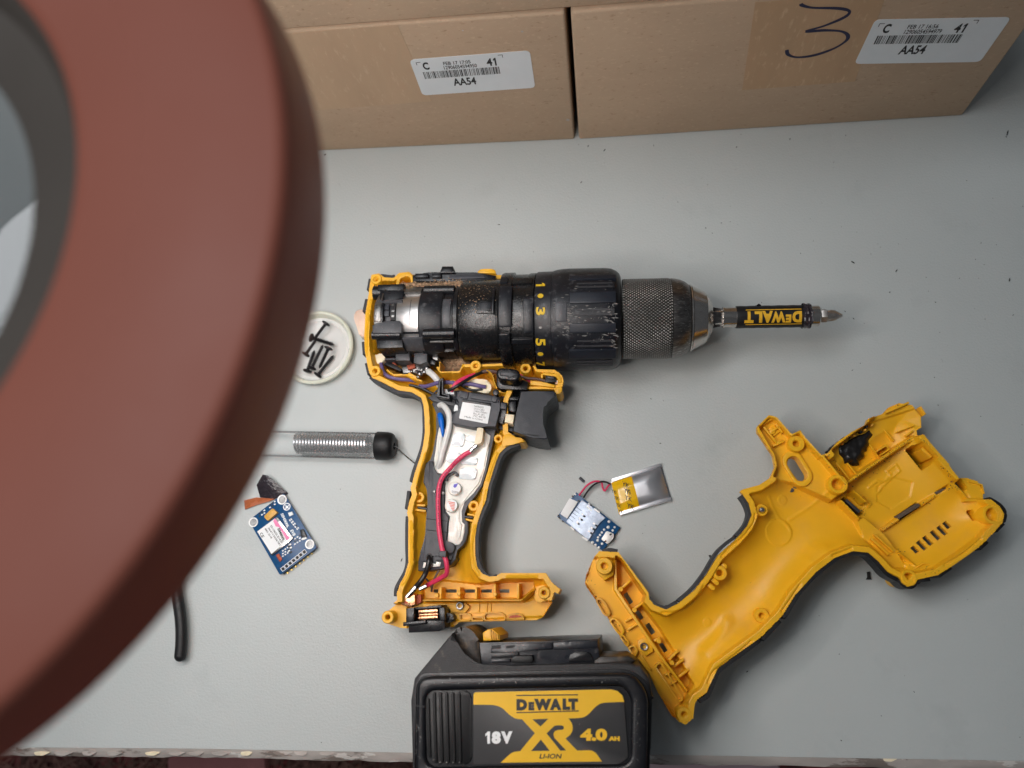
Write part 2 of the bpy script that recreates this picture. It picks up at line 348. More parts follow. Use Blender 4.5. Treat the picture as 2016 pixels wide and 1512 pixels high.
class Shell:
    def __init__(s, outline, zr, step=.34):
        s.o = outline; a = np.array(outline); lo, hi = a.min(0)-1, a.max(0)+1; s.zr = zr; s.step = step
        s.X, s.Y = np.meshgrid(np.arange(lo[0], hi[0], step), np.arange(lo[1], hi[1], step))
        s.D, s.NX, s.NY = seg_dist(s.X, s.Y, outline); s.D = np.where(inside(s.X, s.Y, outline), s.D, -s.D)
        s.Z = np.full(s.X.shape, float(zr)); s.hole = np.zeros(s.X.shape, bool); s.cuts = []
    def m(s, pts, z): return inside(s.X, s.Y, WL(pts, z))
    def put(s, pts, z):
        """set a flat patch whose top is at height z"""
        k = s.m(pts, z); s.Z[k] = z; return k
    def rib(s, pts, wpx, z, smooth=4):
        q = WL(pts, z); q = cr(q, smooth) if smooth and len(q) > 2 else q
        d, _, _ = seg_dist(s.X, s.Y, q, False); k = d < MM(wpx, pts[0], z)/2; s.Z[k] = np.maximum(s.Z[k], z)
    def cut(s, pts, z): s.hole |= s.m(pts, z); s.cuts.append(WL(pts, z))
    def h(s, p):
        z = 20.
        for _ in range(4): w = W(p, z); z = float(s.Z[int(round((w[1]-s.Y[0, 0])/s.step)), int(round((w[0]-s.X[0, 0])/s.step))])
        return z
    def smooth_bowl(s, n=140):
        Z = s.Z.copy(); rim = s.D <= 3.4; fill = np.where(rim, s.zr-2.2, Z)
        for _ in range(n):
            for ax in (0, 1): fill = .25*np.roll(fill, 1, ax)+.5*fill+.25*np.roll(fill, -1, ax)
        s.Z = np.where(rim, Z, np.minimum(fill, s.zr-1.2))
    def blur(s, n=1):
        Z = np.where(s.D > -.7, s.Z, s.zr)
        for _ in range(n):
            for ax in (0, 1): Z = .25*np.roll(Z, 1, ax)+.5*Z+.25*np.roll(Z, -1, ax)
        s.Z = Z
    def geo(s, th=2.4, low=.6):
        ny, nx = s.X.shape; vin = (s.D > -.01); c = vin[:-1, :-1] & vin[1:, :-1] & vin[:-1, 1:] & vin[1:, 1:]
        hc = s.hole[:-1, :-1] | s.hole[1:, 1:]; c &= ~hc
        used = np.zeros(s.X.shape, bool)
        for a in (slice(0, -1), slice(1, None)):
            for b in (slice(0, -1), slice(1, None)): used[a, b] |= c
        X, Y = s.X.copy(), s.Y.copy(); k = used & (s.D < s.step*1.01) & (s.D > -.02); X[k] = s.NX[k]; Y[k] = s.NY[k]
        
        for q in s.cuts:
            d, nx_, ny_ = seg_dist(s.X, s.Y, q); k = used & (d < s.step*1.05); X[k] = nx_[k]; Y[k] = ny_[k]
        idx = np.full(s.X.shape, -1); n = used.sum(); idx[used] = np.arange(n)
        Zs = s.Z.copy()
        for _ in range(3):
            for ax in (0, 1): Zs = np.minimum(Zs, .5*np.roll(Zs, 1, ax)+.5*np.roll(Zs, -1, ax))
        top = np.c_[X[used], Y[used], s.Z[used]]; bot = np.c_[X[used], Y[used], np.maximum(low, np.minimum(Zs[used]-th, s.zr-th-2))]
        q = np.c_[idx[:-1, :-1][c], idx[:-1, 1:][c], idx[1:, 1:][c], idx[1:, :-1][c]]
        F_ = [q, q[:, ::-1]+n]
        cp = np.pad(c, 1)
        for (dy, dx, a, b) in ((-1, 0, (0, 0), (0, 1)), (1, 0, (1, 1), (1, 0)), (0, -1, (1, 0), (0, 0)), (0, 1, (0, 1), (1, 1))):
            e = c & ~cp[1+dy:1+dy+c.shape[0], 1+dx:1+dx+c.shape[1]]; yy, xx = np.nonzero(e)
            i, j = idx[yy+a[0], xx+a[1]], idx[yy+b[0], xx+b[1]]; F_.append(np.c_[j, i, i+n, j+n])
        g = G(); g.v = np.r_[top, bot].tolist(); g.f = np.concatenate(F_).tolist(); return g
def boss(parent, c, rpx, zt, z0, hole=.42, m=None, name='screw_boss', lab=None):
    w = W(c, zt); r = MM(rpx, c, zt); h = r*hole
    g = G().vlathe(w, [(r*1.05, z0), (r, zt-.5), (r-.35, zt), (h+.5, zt), (h, zt-.5), (h*.9, max(z0+.5, zt-9)), (.01, max(z0+.5, zt-9))], 28, cap=False)
    o = part(name, g, m or M_yel, parent, lab); zf = max(z0+.5, zt-9)+.06
    part('screw_hole_shade', G().vlathe(w, [(h*.86, zf), (.01, zf)], 20, cap=False), M_ink_shade, o); return o  # black disc stands in for the dark down the open hole
# ================================================================== setting: bench, floor, boxes
ZR = 31.0
fl = part('floor', G().prism(rect(-1600, -1500, 1600, 1500), -560, -500), M_floor, kind='structure')
bench = thing('workbench', 'grey laminated worktop with a worn chipped front edge, everything lies on it', 'workbench', (0, 100, 0))
front = [W((-900, 1455), 0), W((0, 1471), 0), W((400, 1474), 0), W((808, 1482), 0), W((1300, 1486), 0), W((2016, 1498), 0), W((2900, 1510), 0)]
part('tabletop', G().prism(front+[(900, 900), (-1100, 900)], -26, 0), M_table, bench)
g = G(); rnd = random.Random(3)
lip = [];
for i in range(121):
    t = i/120*(len(front)-1); k = min(int(t), len(front)-2); a = t-k
    p = np.array(front[k])*(1-a)+np.array(front[k+1])*a; lip.append(p)
out = [(p[0], p[1]-4.6-.9*rnd.random()) for p in lip]
n = len(lip); v = []
for p, q in zip(lip, out): v += [(p[0], p[1]-.12, -.35), (p[0], (p[1]+q[1])/2, -.9-.35*rnd.random()), (q[0], q[1], -2.6-.8*rnd.random()), (q[0], q[1]+1, -26)]
f = []
for i in range(n-1):
    for k in range(3): f.append((i*4+k, i*4+k+1, i*4+k+5, i*4+k+4))
part('edge_strip', g.add(v, f), M_edge, bench)
for i in range(14):
    px = 60+i*52+rnd.random()*30 if i < 12 else (1750+ (i-12)*110)
    y = 1483 if px < 900 else 1495
    pts = roundpoly([(px-8-rnd.random()*12, y-3+rnd.random()*3), (px+4, y-4), (px+12+rnd.random()*14, y-2), (px+6, y+5), (px-9, y+4)], 4)
    part('chipped_patch', G().px(pts, -2.5, -.15-.2*rnd.random(), .2), M_edge if i % 4 else M_cream, bench)
# shavings and scraps on the floor under the bench edge
g = G()
for i in range(420):
    px = rnd.choice([rnd.uniform(300, 900), rnd.uniform(560, 860), rnd.uniform(-20, 330)]); py = rnd.uniform(1480, 1530)
    x, y = W((px, py), -496); a = rnd.random()*6.28; l = rnd.uniform(4, 26); z = -499+rnd.random()*8
    g.tube(cr([(x-l*math.cos(a), y-l*math.sin(a), z), (x+rnd.uniform(-4, 4), y+rnd.uniform(-4, 4), z+rnd.random()*7), (x+l*math.cos(a), y+l*math.sin(a), z)], 3), .5+.8*rnd.random(), 4)
tag(part('wood_shavings', g, mat('shavings', (.30, .17, .14), .8, var=.6, vs=60), kind='stuff', base=(*W((600, 1500), -500), -500)), 'thin curly shavings littering the reddish floor below the bench edge', 'shavings')
for pts, col, lab in (([(330, 1489), (520, 1489), (524, 1580), (335, 1580)], (.52, .22, .22), 'flat pink board lying on the floor below the bench edge'),
                      ([(1262, 1497), (1530, 1499), (1560, 1600), (1250, 1600)], (.66, .5, .54), 'pale pink cloth-like pad on the floor right of the battery')):
    tag(part('floor_board', G().px(roundpoly(pts, 8), -499, -480, 2), mat('pad'+str(len(MATS)), col, .8, var=.2, vs=14), base=(*W(pts[0], -490), -499)), lab, 'board')
# ---- cardboard boxes: upright fronts on the line traced at the table
BH = 117.0
class Front:
    """the upright front plane of a box over two table points"""
    def __init__(s, a, b): s.a, s.b = np.array(W(a, 0)), np.array(W(b, 0)); s.u = (s.b-s.a)/np.linalg.norm(s.b-s.a); s.n = np.array([s.u[1], -s.u[0]])
    def at(s, p, proud=0.):
        v = ray(*p); o = np.array([0, 0, H]); t = (s.a@s.n+proud-o[:2]@s.n)/(v[:2]@s.n); q = o+v*t; return tuple(q)
    def uz(s, p): q = s.at(p); return ((np.array(q[:2])-s.a)@s.u, q[2])
    def xyz(s, u, z, proud=0.): q = s.a+s.u*u+s.n*proud; return (q[0], q[1], z)
    def slab(s, g, uz, d0, d1):
        n = len(uz); A = sum(uz[i-1][0]*uz[i][1]-uz[i][0]*uz[i-1][1] for i in range(n))
        if A < 0: uz = uz[::-1]
        v = [s.xyz(u, z, d1) for u, z in uz]+[s.xyz(u, z, d0) for u, z in uz]
        return g.add(v, [tuple(range(n)), tuple(range(n, 2*n))[::-1]]+[(i-1 if i else n-1, (i-1 if i else n-1)+n, i+n, i) for i in range(n)])
def boxsolid(fr, u0, u1, z0, z1, depth, bev=1.6):
    a = fr.a+fr.u*u0; b = fr.a+fr.u*u1; c = b-fr.n*depth; d = a-fr.n*depth; bm = bmesh.new()
    vs = [bm.verts.new((*p, z)) for z in (z0, z1) for p in (a, b, c, d)]
    for q in ((3, 2, 1, 0), (4, 5, 6, 7), (0, 1, 5, 4), (1, 2, 6, 5), (2, 3, 7, 6), (3, 0, 4, 7)): bm.faces.new([vs[i] for i in q])
    bmesh.ops.bevel(bm, geom=list(bm.edges), offset=bev, segments=3, profile=.5, affect='EDGES')
    return G().bm(bm)
fL = Front((640, 297), (1131, 275)); fR = Front((1140, 275), (1895, 228)); fT = Front((640, 297), (1895, 228))
uL1 = np.linalg.norm(fL.b-fL.a); uR1 = np.linalg.norm(fR.b-fR.a)
def cardboard(name, lab, fr, u0, u1, z0, z1, depth):
    t = thing(name, lab, 'box', (*(fr.a+fr.u*(u0+u1)/2-fr.n*depth/2), z0), 'cardboard boxes at the back of the bench')
    part('carton', boxsolid(fr, u0, u1, z0, z1, depth), M_card, t); return t
bl = cardboard('cardboard_box', 'plain brown cardboard box left of the gap, its white label fully square-on', fL, -150, uL1, 0, BH-.3, 120)
br = cardboard('cardboard_box', 'brown cardboard box on the right with a handwritten 3 beside its white label', fR, 0, uR1, 0, BH-.3, 120)
bt = cardboard('cardboard_box', 'paler cardboard box lying on top across the two labelled boxes', fT, -190, 330, BH+.5, BH+46, 122)
def marked_label(fr, box, TL, TR, BL, date, code, seed):
    """white shipping label: corners, letters, numbers and bars as printed"""
    a, b, c = (np.array(fr.uz(p)) for p in (TL, TR, BL)); eu, ev = b-a, c-a
    Q = lambda u, v: tuple(a+eu*u+ev*v)
    g = fr.slab(G(), roundpoly([Q(0, 0), Q(1, 0), Q(1, 1), Q(0, 1)], 3.2), .05, .35)
    lb = part('shipping_label', g, M_lab, box); X = lambda u, v: fr.xyz(*Q(u, v), .42)
    def T(s, u0, v0, u1, v1, bold=.012): part('lettering', text_in(G(), s, X(u0, v0), X(u1, v0), X(u0, v1), bold), M_ink_shade, lb)
    T('C', .093, .09, .145, .29, .04); T(date, .27, .115, .50, .205, .016); T(code, .265, .222, .545, .318, .016)
    T('4', .63, .11, .678, .31, .025); T('1', .688, .11, .712, .31); T('AA54', .305, .575, .505, .785, .028)
    r = random.Random(seed); g = G(); u = .075
    while u < .72:
        w = r.choice([.0035, .0035, .0075, .011]); g.flat([X(u, .535), X(min(u+w, .735), .535), X(min(u+w, .735), .345), X(u, .345)]); u += w+r.choice([.004, .004, .006, .010])
    part('barcode', g, M_ink_shade, lb, kind='stuff')
    for pts in ([(.045, .15), (.045, .075), (.085, .075), (.085, .088), (.05, .088), (.05, .15)], [(.735, .04), (.775, .04), (.775, .115), (.77, .115), (.77, .053), (.735, .053)]):
        part('corner_mark', G().add([X(*q) for q in pts], [(0, 1, 4, 5), (1, 2, 3, 4)]), M_ink_shade, lb)
marked_label(fL, bl, (806, 117), (1043, 99), (832, 187), 'FEB 17 17:05', '12906054594950', 5)
marked_label(fR, br, (1723, 38), (1991, 33), (1682, 125), 'FEB 17 16:56', '12906054594979', 9)
def tapepart(fr, box, pts, m, d=.18):
    part('packing_tape', fr.slab(G(), [fr.uz(p) for p in pts], .02, d), m, box)
tapepart(fL, bl, [(560, 66), (783, 49), (850, 199), (620, 217)], M_tape2)
tapepart(fR, br, [(1487, 4), (1745, -12), (1683, 160), (1461, 177)], M_tape)
dig = [(1577, 7), (1580, 10), (1600, 14.5), (1645, 15.5), (1668, 19), (1672, 25), (1659, 35), (1623, 50), (1587, 61), (1623, 59), (1656, 61), (1669, 69), (1665, 80), (1641, 95), (1603, 108), (1570, 112), (1552, 107), (1549, 98)]
q = cr([fR.uz(p) for p in dig], 6); g = G(); w = 1.05
for i in range(len(q)-1):
    a, b = np.array(q[i]), np.array(q[i+1]); d = (b-a)/max(1e-6, np.linalg.norm(b-a)); nn = np.array([-d[1], d[0]])*w*(.85+.15*math.sin(i*.4)); e = d*.25
    g.flat([fR.xyz(*(a-nn-e), .24+.0004*i), fR.xyz(*(b-nn+e), .24+.0004*i), fR.xyz(*(b+nn+e), .24+.0004*i), fR.xyz(*(a+nn-e), .24+.0004*i)])
part('handwritten_digit', g, M_navy, br)
for p, r in (((1132, 236), 2.2), ((925, 60), 1), ((1042, 62), 1.3)):
    part('carton_scuff', fL.slab(G(), circ(fL.uz((p[0]-14, p[1])), MM(r*1.5, p, 60), 9), -.05, .06), M_edge, bl)
# ================================================================== ring magnifier lamp, close to the lens
LC = np.array([-152.9, 62.6]); LZ0, LZ1 = 330.0, 350.0; RO = 103.4
mag = thing('magnifier_lamp', 'big out-of-focus brown ring magnifier lamp hanging over the left of the bench', 'lamp', (*LC, LZ0))
ri = np.mean([np.hypot(*(np.array(W(p, 349))-LC)) for p in ((166, 330), (150, 500), (115, 600))]); rl = np.mean([np.hypot(*(np.array(W(p, 338))-LC)) for p in ((70, 420), (62, 560), (62, 300))])
print('lamp inner', ri, 'lens', rl)
ri -= 3
g = G().vlathe(LC, [(ri+.6, LZ1-1.4), (ri+1.6, LZ1-.4), (ri+3, LZ1), (RO-2.2, LZ1), (RO-1.5, LZ1-.15), (RO-.8, LZ1-.6), (RO-.3, LZ1-1.3), (RO-.1, LZ1-2.2), (RO, LZ1-5), (RO+.4, LZ0+3), (RO-1, LZ0), (RO-4, LZ0), (RO-5, LZ0+5), (RO-6, LZ0+10), (ri+4, LZ0+10), (ri+2, LZ0+10)], 160, cap=False)
part('lamp_housing', g, M_lamp, mag, sharp=80)
part('inner_ring', G().vlathe(LC, [(ri+2, LZ1-1.2), (ri, LZ1-2.5), (ri-3, LZ1-7), (rl+1, 340), (rl, 339.5), (rl, 334), (rl+4, 333), (ri+4, LZ0+9.7)], 160, cap=False), M_lamg, mag)
prof = [(.01, 342.5)]+[(rl*k/10, 342.5-4.2*(k/10)**2) for k in range(1, 11)]+[(rl*k/10, 333.2+3.2*(k/10)**2) for k in range(10, 0, -1)]+[(.01, 333.2)]
part("magnifier_lens", G().vlathe(LC, prof[::-1], 96, cap=False), M_lens, mag, sharp=50)
m_led = mat('led_ring_glow', (.9, .9, .9), .5, emit=(1, .97, .93), estr=LED_STRENGTH)
part('led_ring', G().vlathe(LC, [(ri+6, LZ0+8.5), (ri+6, LZ0+6), (RO-8, LZ0+6), (RO-8, LZ0+8.5)], 96, cap=False), m_led, mag)
# sheet and pouch added on the bench to give the lens something to refract
pp = G().prism([(-420, 215), (-345, 225), (-338, 300), (-412, 310)], .05, 1.2, .3); tag(part('added_paper_sheet', pp, M_lab, base=(-380, 262, 0)), 'pale paper sheet added behind the lamp for the magnifier lens to refract', 'paper')
pk = G().prism(roundpoly([(-420, 110), (-335, 120), (-340, 190), (-416, 186)], 8), .05, 14, 3); tag(part('added_dark_pouch', pk, M_rub, base=(-378, 150, 0)), 'dark pouch added behind the lamp for the magnifier lens to refract', 'pouch')
# ================================================================== small things on the bench
# jar lid with the housing screws
lc = (624.5, 686); lw = W(lc, 3); LRm = MM(71.5, lc, 5)
lid = thing('jar_lid', 'upturned cream metal jar lid holding the black screws', 'lid', lw)
part('lid_rim', G().vlathe(lw, [(LRm-3.6, .9), (LRm-2.9, 3), (LRm-2.6, 5.2), (LRm-1.9, 6.4), (LRm-.9, 6.7), (LRm-.1, 6), (LRm, 4.8), (LRm-.7, 2.8), (LRm-1.2, .4)], 96, cap=False), M_lid, lid)
rr = [(LRm-2.2, .3), (LRm-3.2, 1.6), (LRm-5, 1.2), (LRm-6, 1.7), (LRm-7.2, 1.1), (LRm-9.5, 1.0), (LRm-10, .8), (.01, .8)]
part('lid_disc', G().vlathe(lw, rr, 96, cap=False), M_lidi, lid)
def screw_mesh(L, rs=1.25, rh=2.9):
    """threaded shaft along +x from the head at the origin"""
    sh = [(1.6, .9), (2.2, rs*.8)]; x = 2.4
    while x < L-1.5: sh += [(x, rs*.72), (x+.3, rs*1.08), (x+.62, rs*.66)]; x += 1.05
    sh += [(L-1, rs*.6), (L, .25)]
    return sh, [(0, .2), (0, 1.5), (.3, rh*.85), (.8, rh), (1.4, rh*.97), (2.0, rs)]
scs = [((643.5, 634.5), (619, 667), 7.0, 'screw with its round head nearest the top rim of the jar lid'),
       ((610, 664), (658, 679), 6.0, 'screw lying almost level, its tip by the middle of the lid'),
       ((648, 683), (628.5, 725), 8.5, 'screw lying steeply across the middle of the pile in the lid'),
       ((612.5, 727), (636, 679), 6.5, 'screw left of the middle of the pile, head down to the left'),
       ((623.5, 740.5), (656.5, 700), 4.0, 'screw with its head lowest, touching the bottom rim of the lid'),
       ((604, 733), (619, 690), 5.0, 'screw leftmost in the lid, half hidden by the lamp'),
       ((600, 700), (617, 676), 9.0, 'short-looking screw at the left of the pile beside the lamp edge')]
for hd, tp, z, lab in scs:
    A, B = np.array(W3(hd, z)), np.array(W3(tp, z-.8)); L = np.linalg.norm(B-A); L = max(L, 13); B = A+(B-A)/np.linalg.norm(B-A)*L
    t = thing('screw', 'black '+lab, 'screw', (*((A+B)/2)[:2], z-1.5), 'black housing screws in the jar lid'); s1, s2 = screw_mesh(L)
    part('threaded_shaft', G().lathe(A, B, s1, 14), M_scr, t, sharp=25); part('screw_head', G().lathe(A, B, s2, 20), M_scr, t)
# solder dispenser tube
tz = 8.3; A = np.array(W3((470, 872), tz)); B = np.array(W3((776, 878.5), tz)); ttl = np.linalg.norm(B-A); R_t = MM(27, (700, 876), tz)
st = thing('solder_tube', 'clear plastic solder dispenser tube with a black end cap', 'solder tube', (*((A+B)/2)[:2], 0))
mmx = ttl/(776-470); X = lambda px: (px-470)*mmx
part('clear_barrel', G().lathe(A, B, [(0, R_t-.5), (X(742), R_t-.5)], 48, cap=False), M_clear, st)
part('end_cap', G().lathe(A, B, [(X(744), R_t-1.5), (X(743.3), R_t), (X(744), R_t+.15), (X(764), R_t), (X(770), R_t-.5), (X(774), R_t-1.3), (X(776), R_t-2.3), (X(776.6), R_t-3.2), (X(776.6), 2.2), (X(772), 2), (X(772), .3)], 48), M_rubk, st)
pts = []; cz = 6.6; r1 = MM(18.4, (650, 873), cz); C0 = np.array(W3((585, 872.5), cz)); C1 = np.array(W3((727, 875), cz)); turns = 24
for i in range(turns*14+1):
    t = i/(turns*14); q = 2*math.pi*i/14; j = 1+.0*t; rr_ = r1*(1-.02*(t > .8)*math.sin(i*.9)); c = C0+(C1-C0)*t
    pts.append((c[0]+.25*math.sin(q)*(t > .75), c[1]+rr_*math.cos(q), c[2]+rr_*math.sin(q)))
part('solder_coil', G().tube(pts, .84, 6), M_sold, st)
e = [W3((715, 872), 7), W3((732, 880), 8), W3((745, 876), 8.4), W3((776, 879), 8.3), W3((787, 887), 7), W3((803, 901), 4), W3((822, 916), 2), W3((845, 930), .8)]
part('solder_end', G().tube(cr(e, 5), .42, 8), M_sold, st)
# black rubber-coated handle coming out under the lamp
pth = [W3((318, 1040), 6.5), W3((338, 1120), 6.5), W3((351, 1185), 6.5), W3((356.5, 1230), 6.3), W3((356.8, 1265), 6), W3((354.8, 1291), 5.8)]
pth = cr(pth, 8); nn = len(pth); rs = [MM(11.6, (356, 1230), 6)]*nn
pl = thing('tool_handle', 'curved black rubber tool handle poking out below the brown lamp', 'tool handle', (*pth[nn//2][:2], 0))
g = G().tube(pth, rs, 18); tip = np.array(pth[-1]); g.ball(tip, rs[-1], .98, 18, 12); part('rubber_sleeve', g, M_rubk, pl, sharp=60)
q = [(p[0]-1.2, p[1], p[2]+rs[0]*.93) for p in pth[8:-6]]; part('sleeve_ridge', G().tube(q, .45, 6), M_rubk, pl)
# grey cut end of heat-shrink and other crumbs
A, B = W3((1141, 940.5), .9), W3((1150, 948.5), .9)
tag(part('sleeve_offcut', G().lathe(A, B, [(0, .45), (0, .85), (np.linalg.norm(np.array(A)-B), .85), (np.linalg.norm(np.array(A)-B), .45)], 14, cap=False), M_gry, base=(*A[:2], 0)), 'tiny dark grey tube offcut left of the red and black wires', 'offcut')
for pts, lab in (([(1708, 1126), (1713, 1125), (1713, 1136), (1717, 1141), (1706, 1141), (1709, 1136)], 'screw-shaped black crumb on the bench below the empty yellow shell'),
                 ([(1395.5, 1093), (1399, 1092), (1404, 1105), (1402, 1107)], 'thin black splinter against the inner edge of the empty shell handle'),
                 ([(1375, 1140), (1379, 1139), (1381, 1143), (1378, 1146)], 'small black crumb beside the crook of the empty shell handle')):
    tag(part('plastic_crumb', G().px(pts, .05, 1.6, .3), M_crumb, base=(*W(pts[0], 0), 0)), lab, 'crumb')
g = G(); rnd = random.Random(21)
for i in range(160):
    a = rnd.random()
    px, py = (rnd.uniform(660, 2016), rnd.uniform(240, 540)) if a < .4 else ((rnd.uniform(1250, 2016), rnd.uniform(240, 1500)) if a < .8 else (rnd.uniform(400, 1500), rnd.uniform(300, 1480)))
    if rnd.random() < .25: px, py = rnd.gauss(1720, 150), rnd.gauss(560, 130)
    x, y = W((px, py), 0); s = abs(rnd.gauss(0, .15))+.09; an = rnd.random()*3.14; l = s*rnd.choice([1, 1, 1.5, 2.2])
    p = [(x+l*math.cos(an)*c-s*.6*math.sin(an)*d, y+l*math.sin(an)*c+s*.6*math.cos(an)*d) for c, d in ((-1, -.6), (.2, -1), (1, .1), (.3, .9), (-.8, .7))]
    g.prism(p, .02, .2+s*.5)
for px, py, l, an in ((1190, 296, 1.6, .7), (1158, 288, 1.0, .6), (640, 305, 1.4, .3), (1555, 274, 1, 1.2), (1450, 290, .8, .4), (1987, 551, 1.8, 1.3), (1983, 262, 3.2, 1.2), (791, 1102, 2.0, 1.2), (1620, 920, .8, 0), (1471, 1322, 1.1, .6), (1300, 873, .9, 0)):
    x, y = W((px, py), 0); g.prism([(x+.6*l*math.cos(an)*c-.25*math.sin(an)*d, y+.6*l*math.sin(an)*c+.25*math.cos(an)*d) for c, d in ((-1, -.6), (.2, -1), (1, .1), (.3, .9), (-.8, .7))], .02, .6)
tag(part('debris', g, M_crumb, kind='stuff', base=(0, 150, 0)), 'scattered black plastic crumbs and dust specks on the grey worktop', 'crumbs')
# ---- blue GSM breakout board
bz = 4.2; cA, cB, cC, cD = (558.5, 971), (489.5, 1024.5), (551, 1132.5), (623.5, 1078)
gsm = thing('circuit_board', 'blue circuit board with a silver radio module, left of the drill grip', 'circuit board', W((555, 1052), 0), 'small circuit boards')
part('board', G().prism(roundpoly(WL([cA, cB, cC, cD], bz), 1.2), bz-1.5, bz, .15), M_pcb, gsm)
a3, b3, d3 = (np.array(W(q, bz)) for q in (cA, cB, cD)); eU = d3-a3; eV = b3-a3          # u along A->D (long side), v along A->B
Q = lambda u, v: tuple(a3+eU*u+eV*v)
def crop(X, Y): return (460+X/6.3, 900+Y/6.3)
for X_, Y_ in ((602, 528), (246, 808), (945, 1080)):
    w = W(crop(X_, Y_), bz); r = MM(9.6, crop(X_, Y_), bz)
    part('mounting_hole', G().vlathe(w, [(r*.74, bz+.05), (r*.76, bz+.25), (r, bz+.3), (r, bz+.05)], 24, cap=False), M_tin, gsm)
    part('hole_floor', G().vlathe(w, [(r*.75, bz+.06), (.01, bz+.06)], 20, cap=False), M_zinc, gsm)
part('capacitor', G().px(roundpoly([crop(*p) for p in ((480, 632), (542, 688), (420, 792), (372, 735))], 2), bz, bz+2.4, .3), M_tan, gsm)
mod = part('radio_module', G().px([crop(*p) for p in ((540, 742), (736, 1008), (470, 1222), (288, 922))], bz, bz+2.3, .2), M_stl, gsm)
z = bz+2.35; part('module_label', G().px([crop(*p) for p in ((512, 760), (700, 1006), (468, 1200), (292, 922))], z, z+.12), M_wht, mod)
z += .17; part('pink_band', G().px([crop(*p) for p in ((512, 760), (700, 1006), (660, 1036), (565, 870), (522, 858), (490, 790))], z, z+.05), M_pink, mod); z += .1
def gt(s, a, b, c, bold=.01, m=M_ink_shade, zz=None, par=mod): part('lettering', text_px(G(), s, crop(*a), crop(*b), crop(*c), zz or z, bold), m, par)
gt('SIM800L', (568, 872), (640, 1030), (540, 890), .03); gt('S2-1065S-Z1420', (470, 840), (610, 1055), (450, 855)); gt('864713036781', (440, 870), (585, 1085), (422, 882)); gt('IMEI 2518', (400, 880), (480, 1000), (382, 892)); gt('CE', (352, 930), (382, 985), (322, 948), .02)
rnd = random.Random(4); g = G()
gt('SIM800L', (612, 690), (695, 868), (580, 705), .03, M_wht, bz+.12, gsm); gt('EVB', (735, 895), (772, 965), (700, 912), .03, M_wht, bz+.12, gsm)
w = W(crop(660, 615), bz); part('logo_ring', G().vlathe(w, [(MM(5.6, (560, 990), bz), bz+.08), (MM(7.6, (560, 990), bz), bz+.08)], 24, cap=False), M_wht, gsm)
part('logo_star', G().px([crop(*p) for p in ((640, 590), (662, 605), (690, 590), (676, 618), (692, 645), (662, 634), (636, 650), (646, 618))], bz, bz+.1), M_wht, gsm)
part('chip', G().px([crop(*p) for p in ((820, 900), (862, 892), (905, 985), (838, 1002))], bz, bz+1.4, .15), M_blk, gsm)
part('chip_tab', G().px([crop(*p) for p in ((842, 1000), (895, 982), (905, 1010), (858, 1028))], bz, bz+.5), M_tin, gsm)
part('led', G().px([crop(*p) for p in ((672, 690), (720, 675), (740, 712), (690, 735))], bz, bz+.9, .15), M_wht, gsm)
part('chip_resistor', G().px([crop(*p) for p in ((520, 1215), (560, 1195), (602, 1270), (570, 1300))], bz, bz+.7, .1), M_copd, gsm)
for i in range(6):
    p = crop(rnd.uniform(680, 745), 1085+i*19); part('chip_resistor', G().px(slot(p, 5.2, 3, -38), bz, bz+.7, .1), M_blk if i % 2 else M_tin, gsm)
for k, (x0, y0, nx, ny) in enumerate(((712, 770, 5, 2), (450, 590, 3, 2), (320, 700, 3, 2), (760, 1010, 4, 3), (610, 1160, 3, 3))):
    for i in range(nx):
        for j in range(ny):
            c = crop(x0+i*22-j*16+2*rnd.random(), y0+i*27+j*14) if k in (0,) else crop(x0+i*30, y0-i*20+j*34)
            part('solder_pad', G().px(slot(c, 3.3, 2.2, 52 if k == 0 else -38), bz, bz+.25+.3*rnd.random()), [M_tin, M_blk, M_tin][int(rnd.random()*3)], gsm)
for i in range(7):
    c = crop(612+i*44, 1386-i*35); r = 3.1
    part('pin_frame', G().px(slot(c, 8, 8, -38), bz, bz+.08), M_wht, gsm); part('pin_hole', G().px(slot(c, 6, 6, -38), bz+.09, bz+.16), M_ink_shade, gsm)
    c2 = crop(660+i*50, 1428-i*40); part('header_pin', G().px(slot(c2, 6, 2.4, 50), .4, 1.6), M_gold, gsm)
part('header_strip', G().px([crop(*p) for p in ((600, 1440), (985, 1140), (995, 1160), (620, 1452))], .3, bz-1.6), M_blk, gsm)
# film antenna strip and black tape by the board
tag(part('film_strip', G().px([(480, 985), (505, 979), (541, 982), (530, 987), (505, 994), (482, 1003)], .3, 1.5, .2), M_fpc, base=(*W((505, 990), 0), 0)), 'orange-brown plastic strip between the lamp edge and the blue board', 'strip')
g = G(); pts = [(505, 955), (517, 934), (527, 936), (545, 952), (567, 971), (555, 980), (538, 982), (512, 979)]
zz = [3, 6, 5.5, 4.5, 1.2, 1.5, 1.2, 1.5]; v = [W3(p, h) for p, h in zip(pts, zz)]+[W3((532, 962), 5.2)]; v2 = [(a, b, max(.1, c-.7)) for a, b, c in v]
g.add(v+v2, [(i, (i+1) % 8, 8) for i in range(8)]+[((i+1) % 8+9, i+9, 17) for i in range(8)]+[((i+1) % 8, i, i+9, (i+1) % 8+9) for i in range(8)])
tag(part('black_tape', g, M_foil, base=(*W((535, 965), 0), 0)), 'crumpled glossy black tape scrap above the blue circuit board', 'tape')
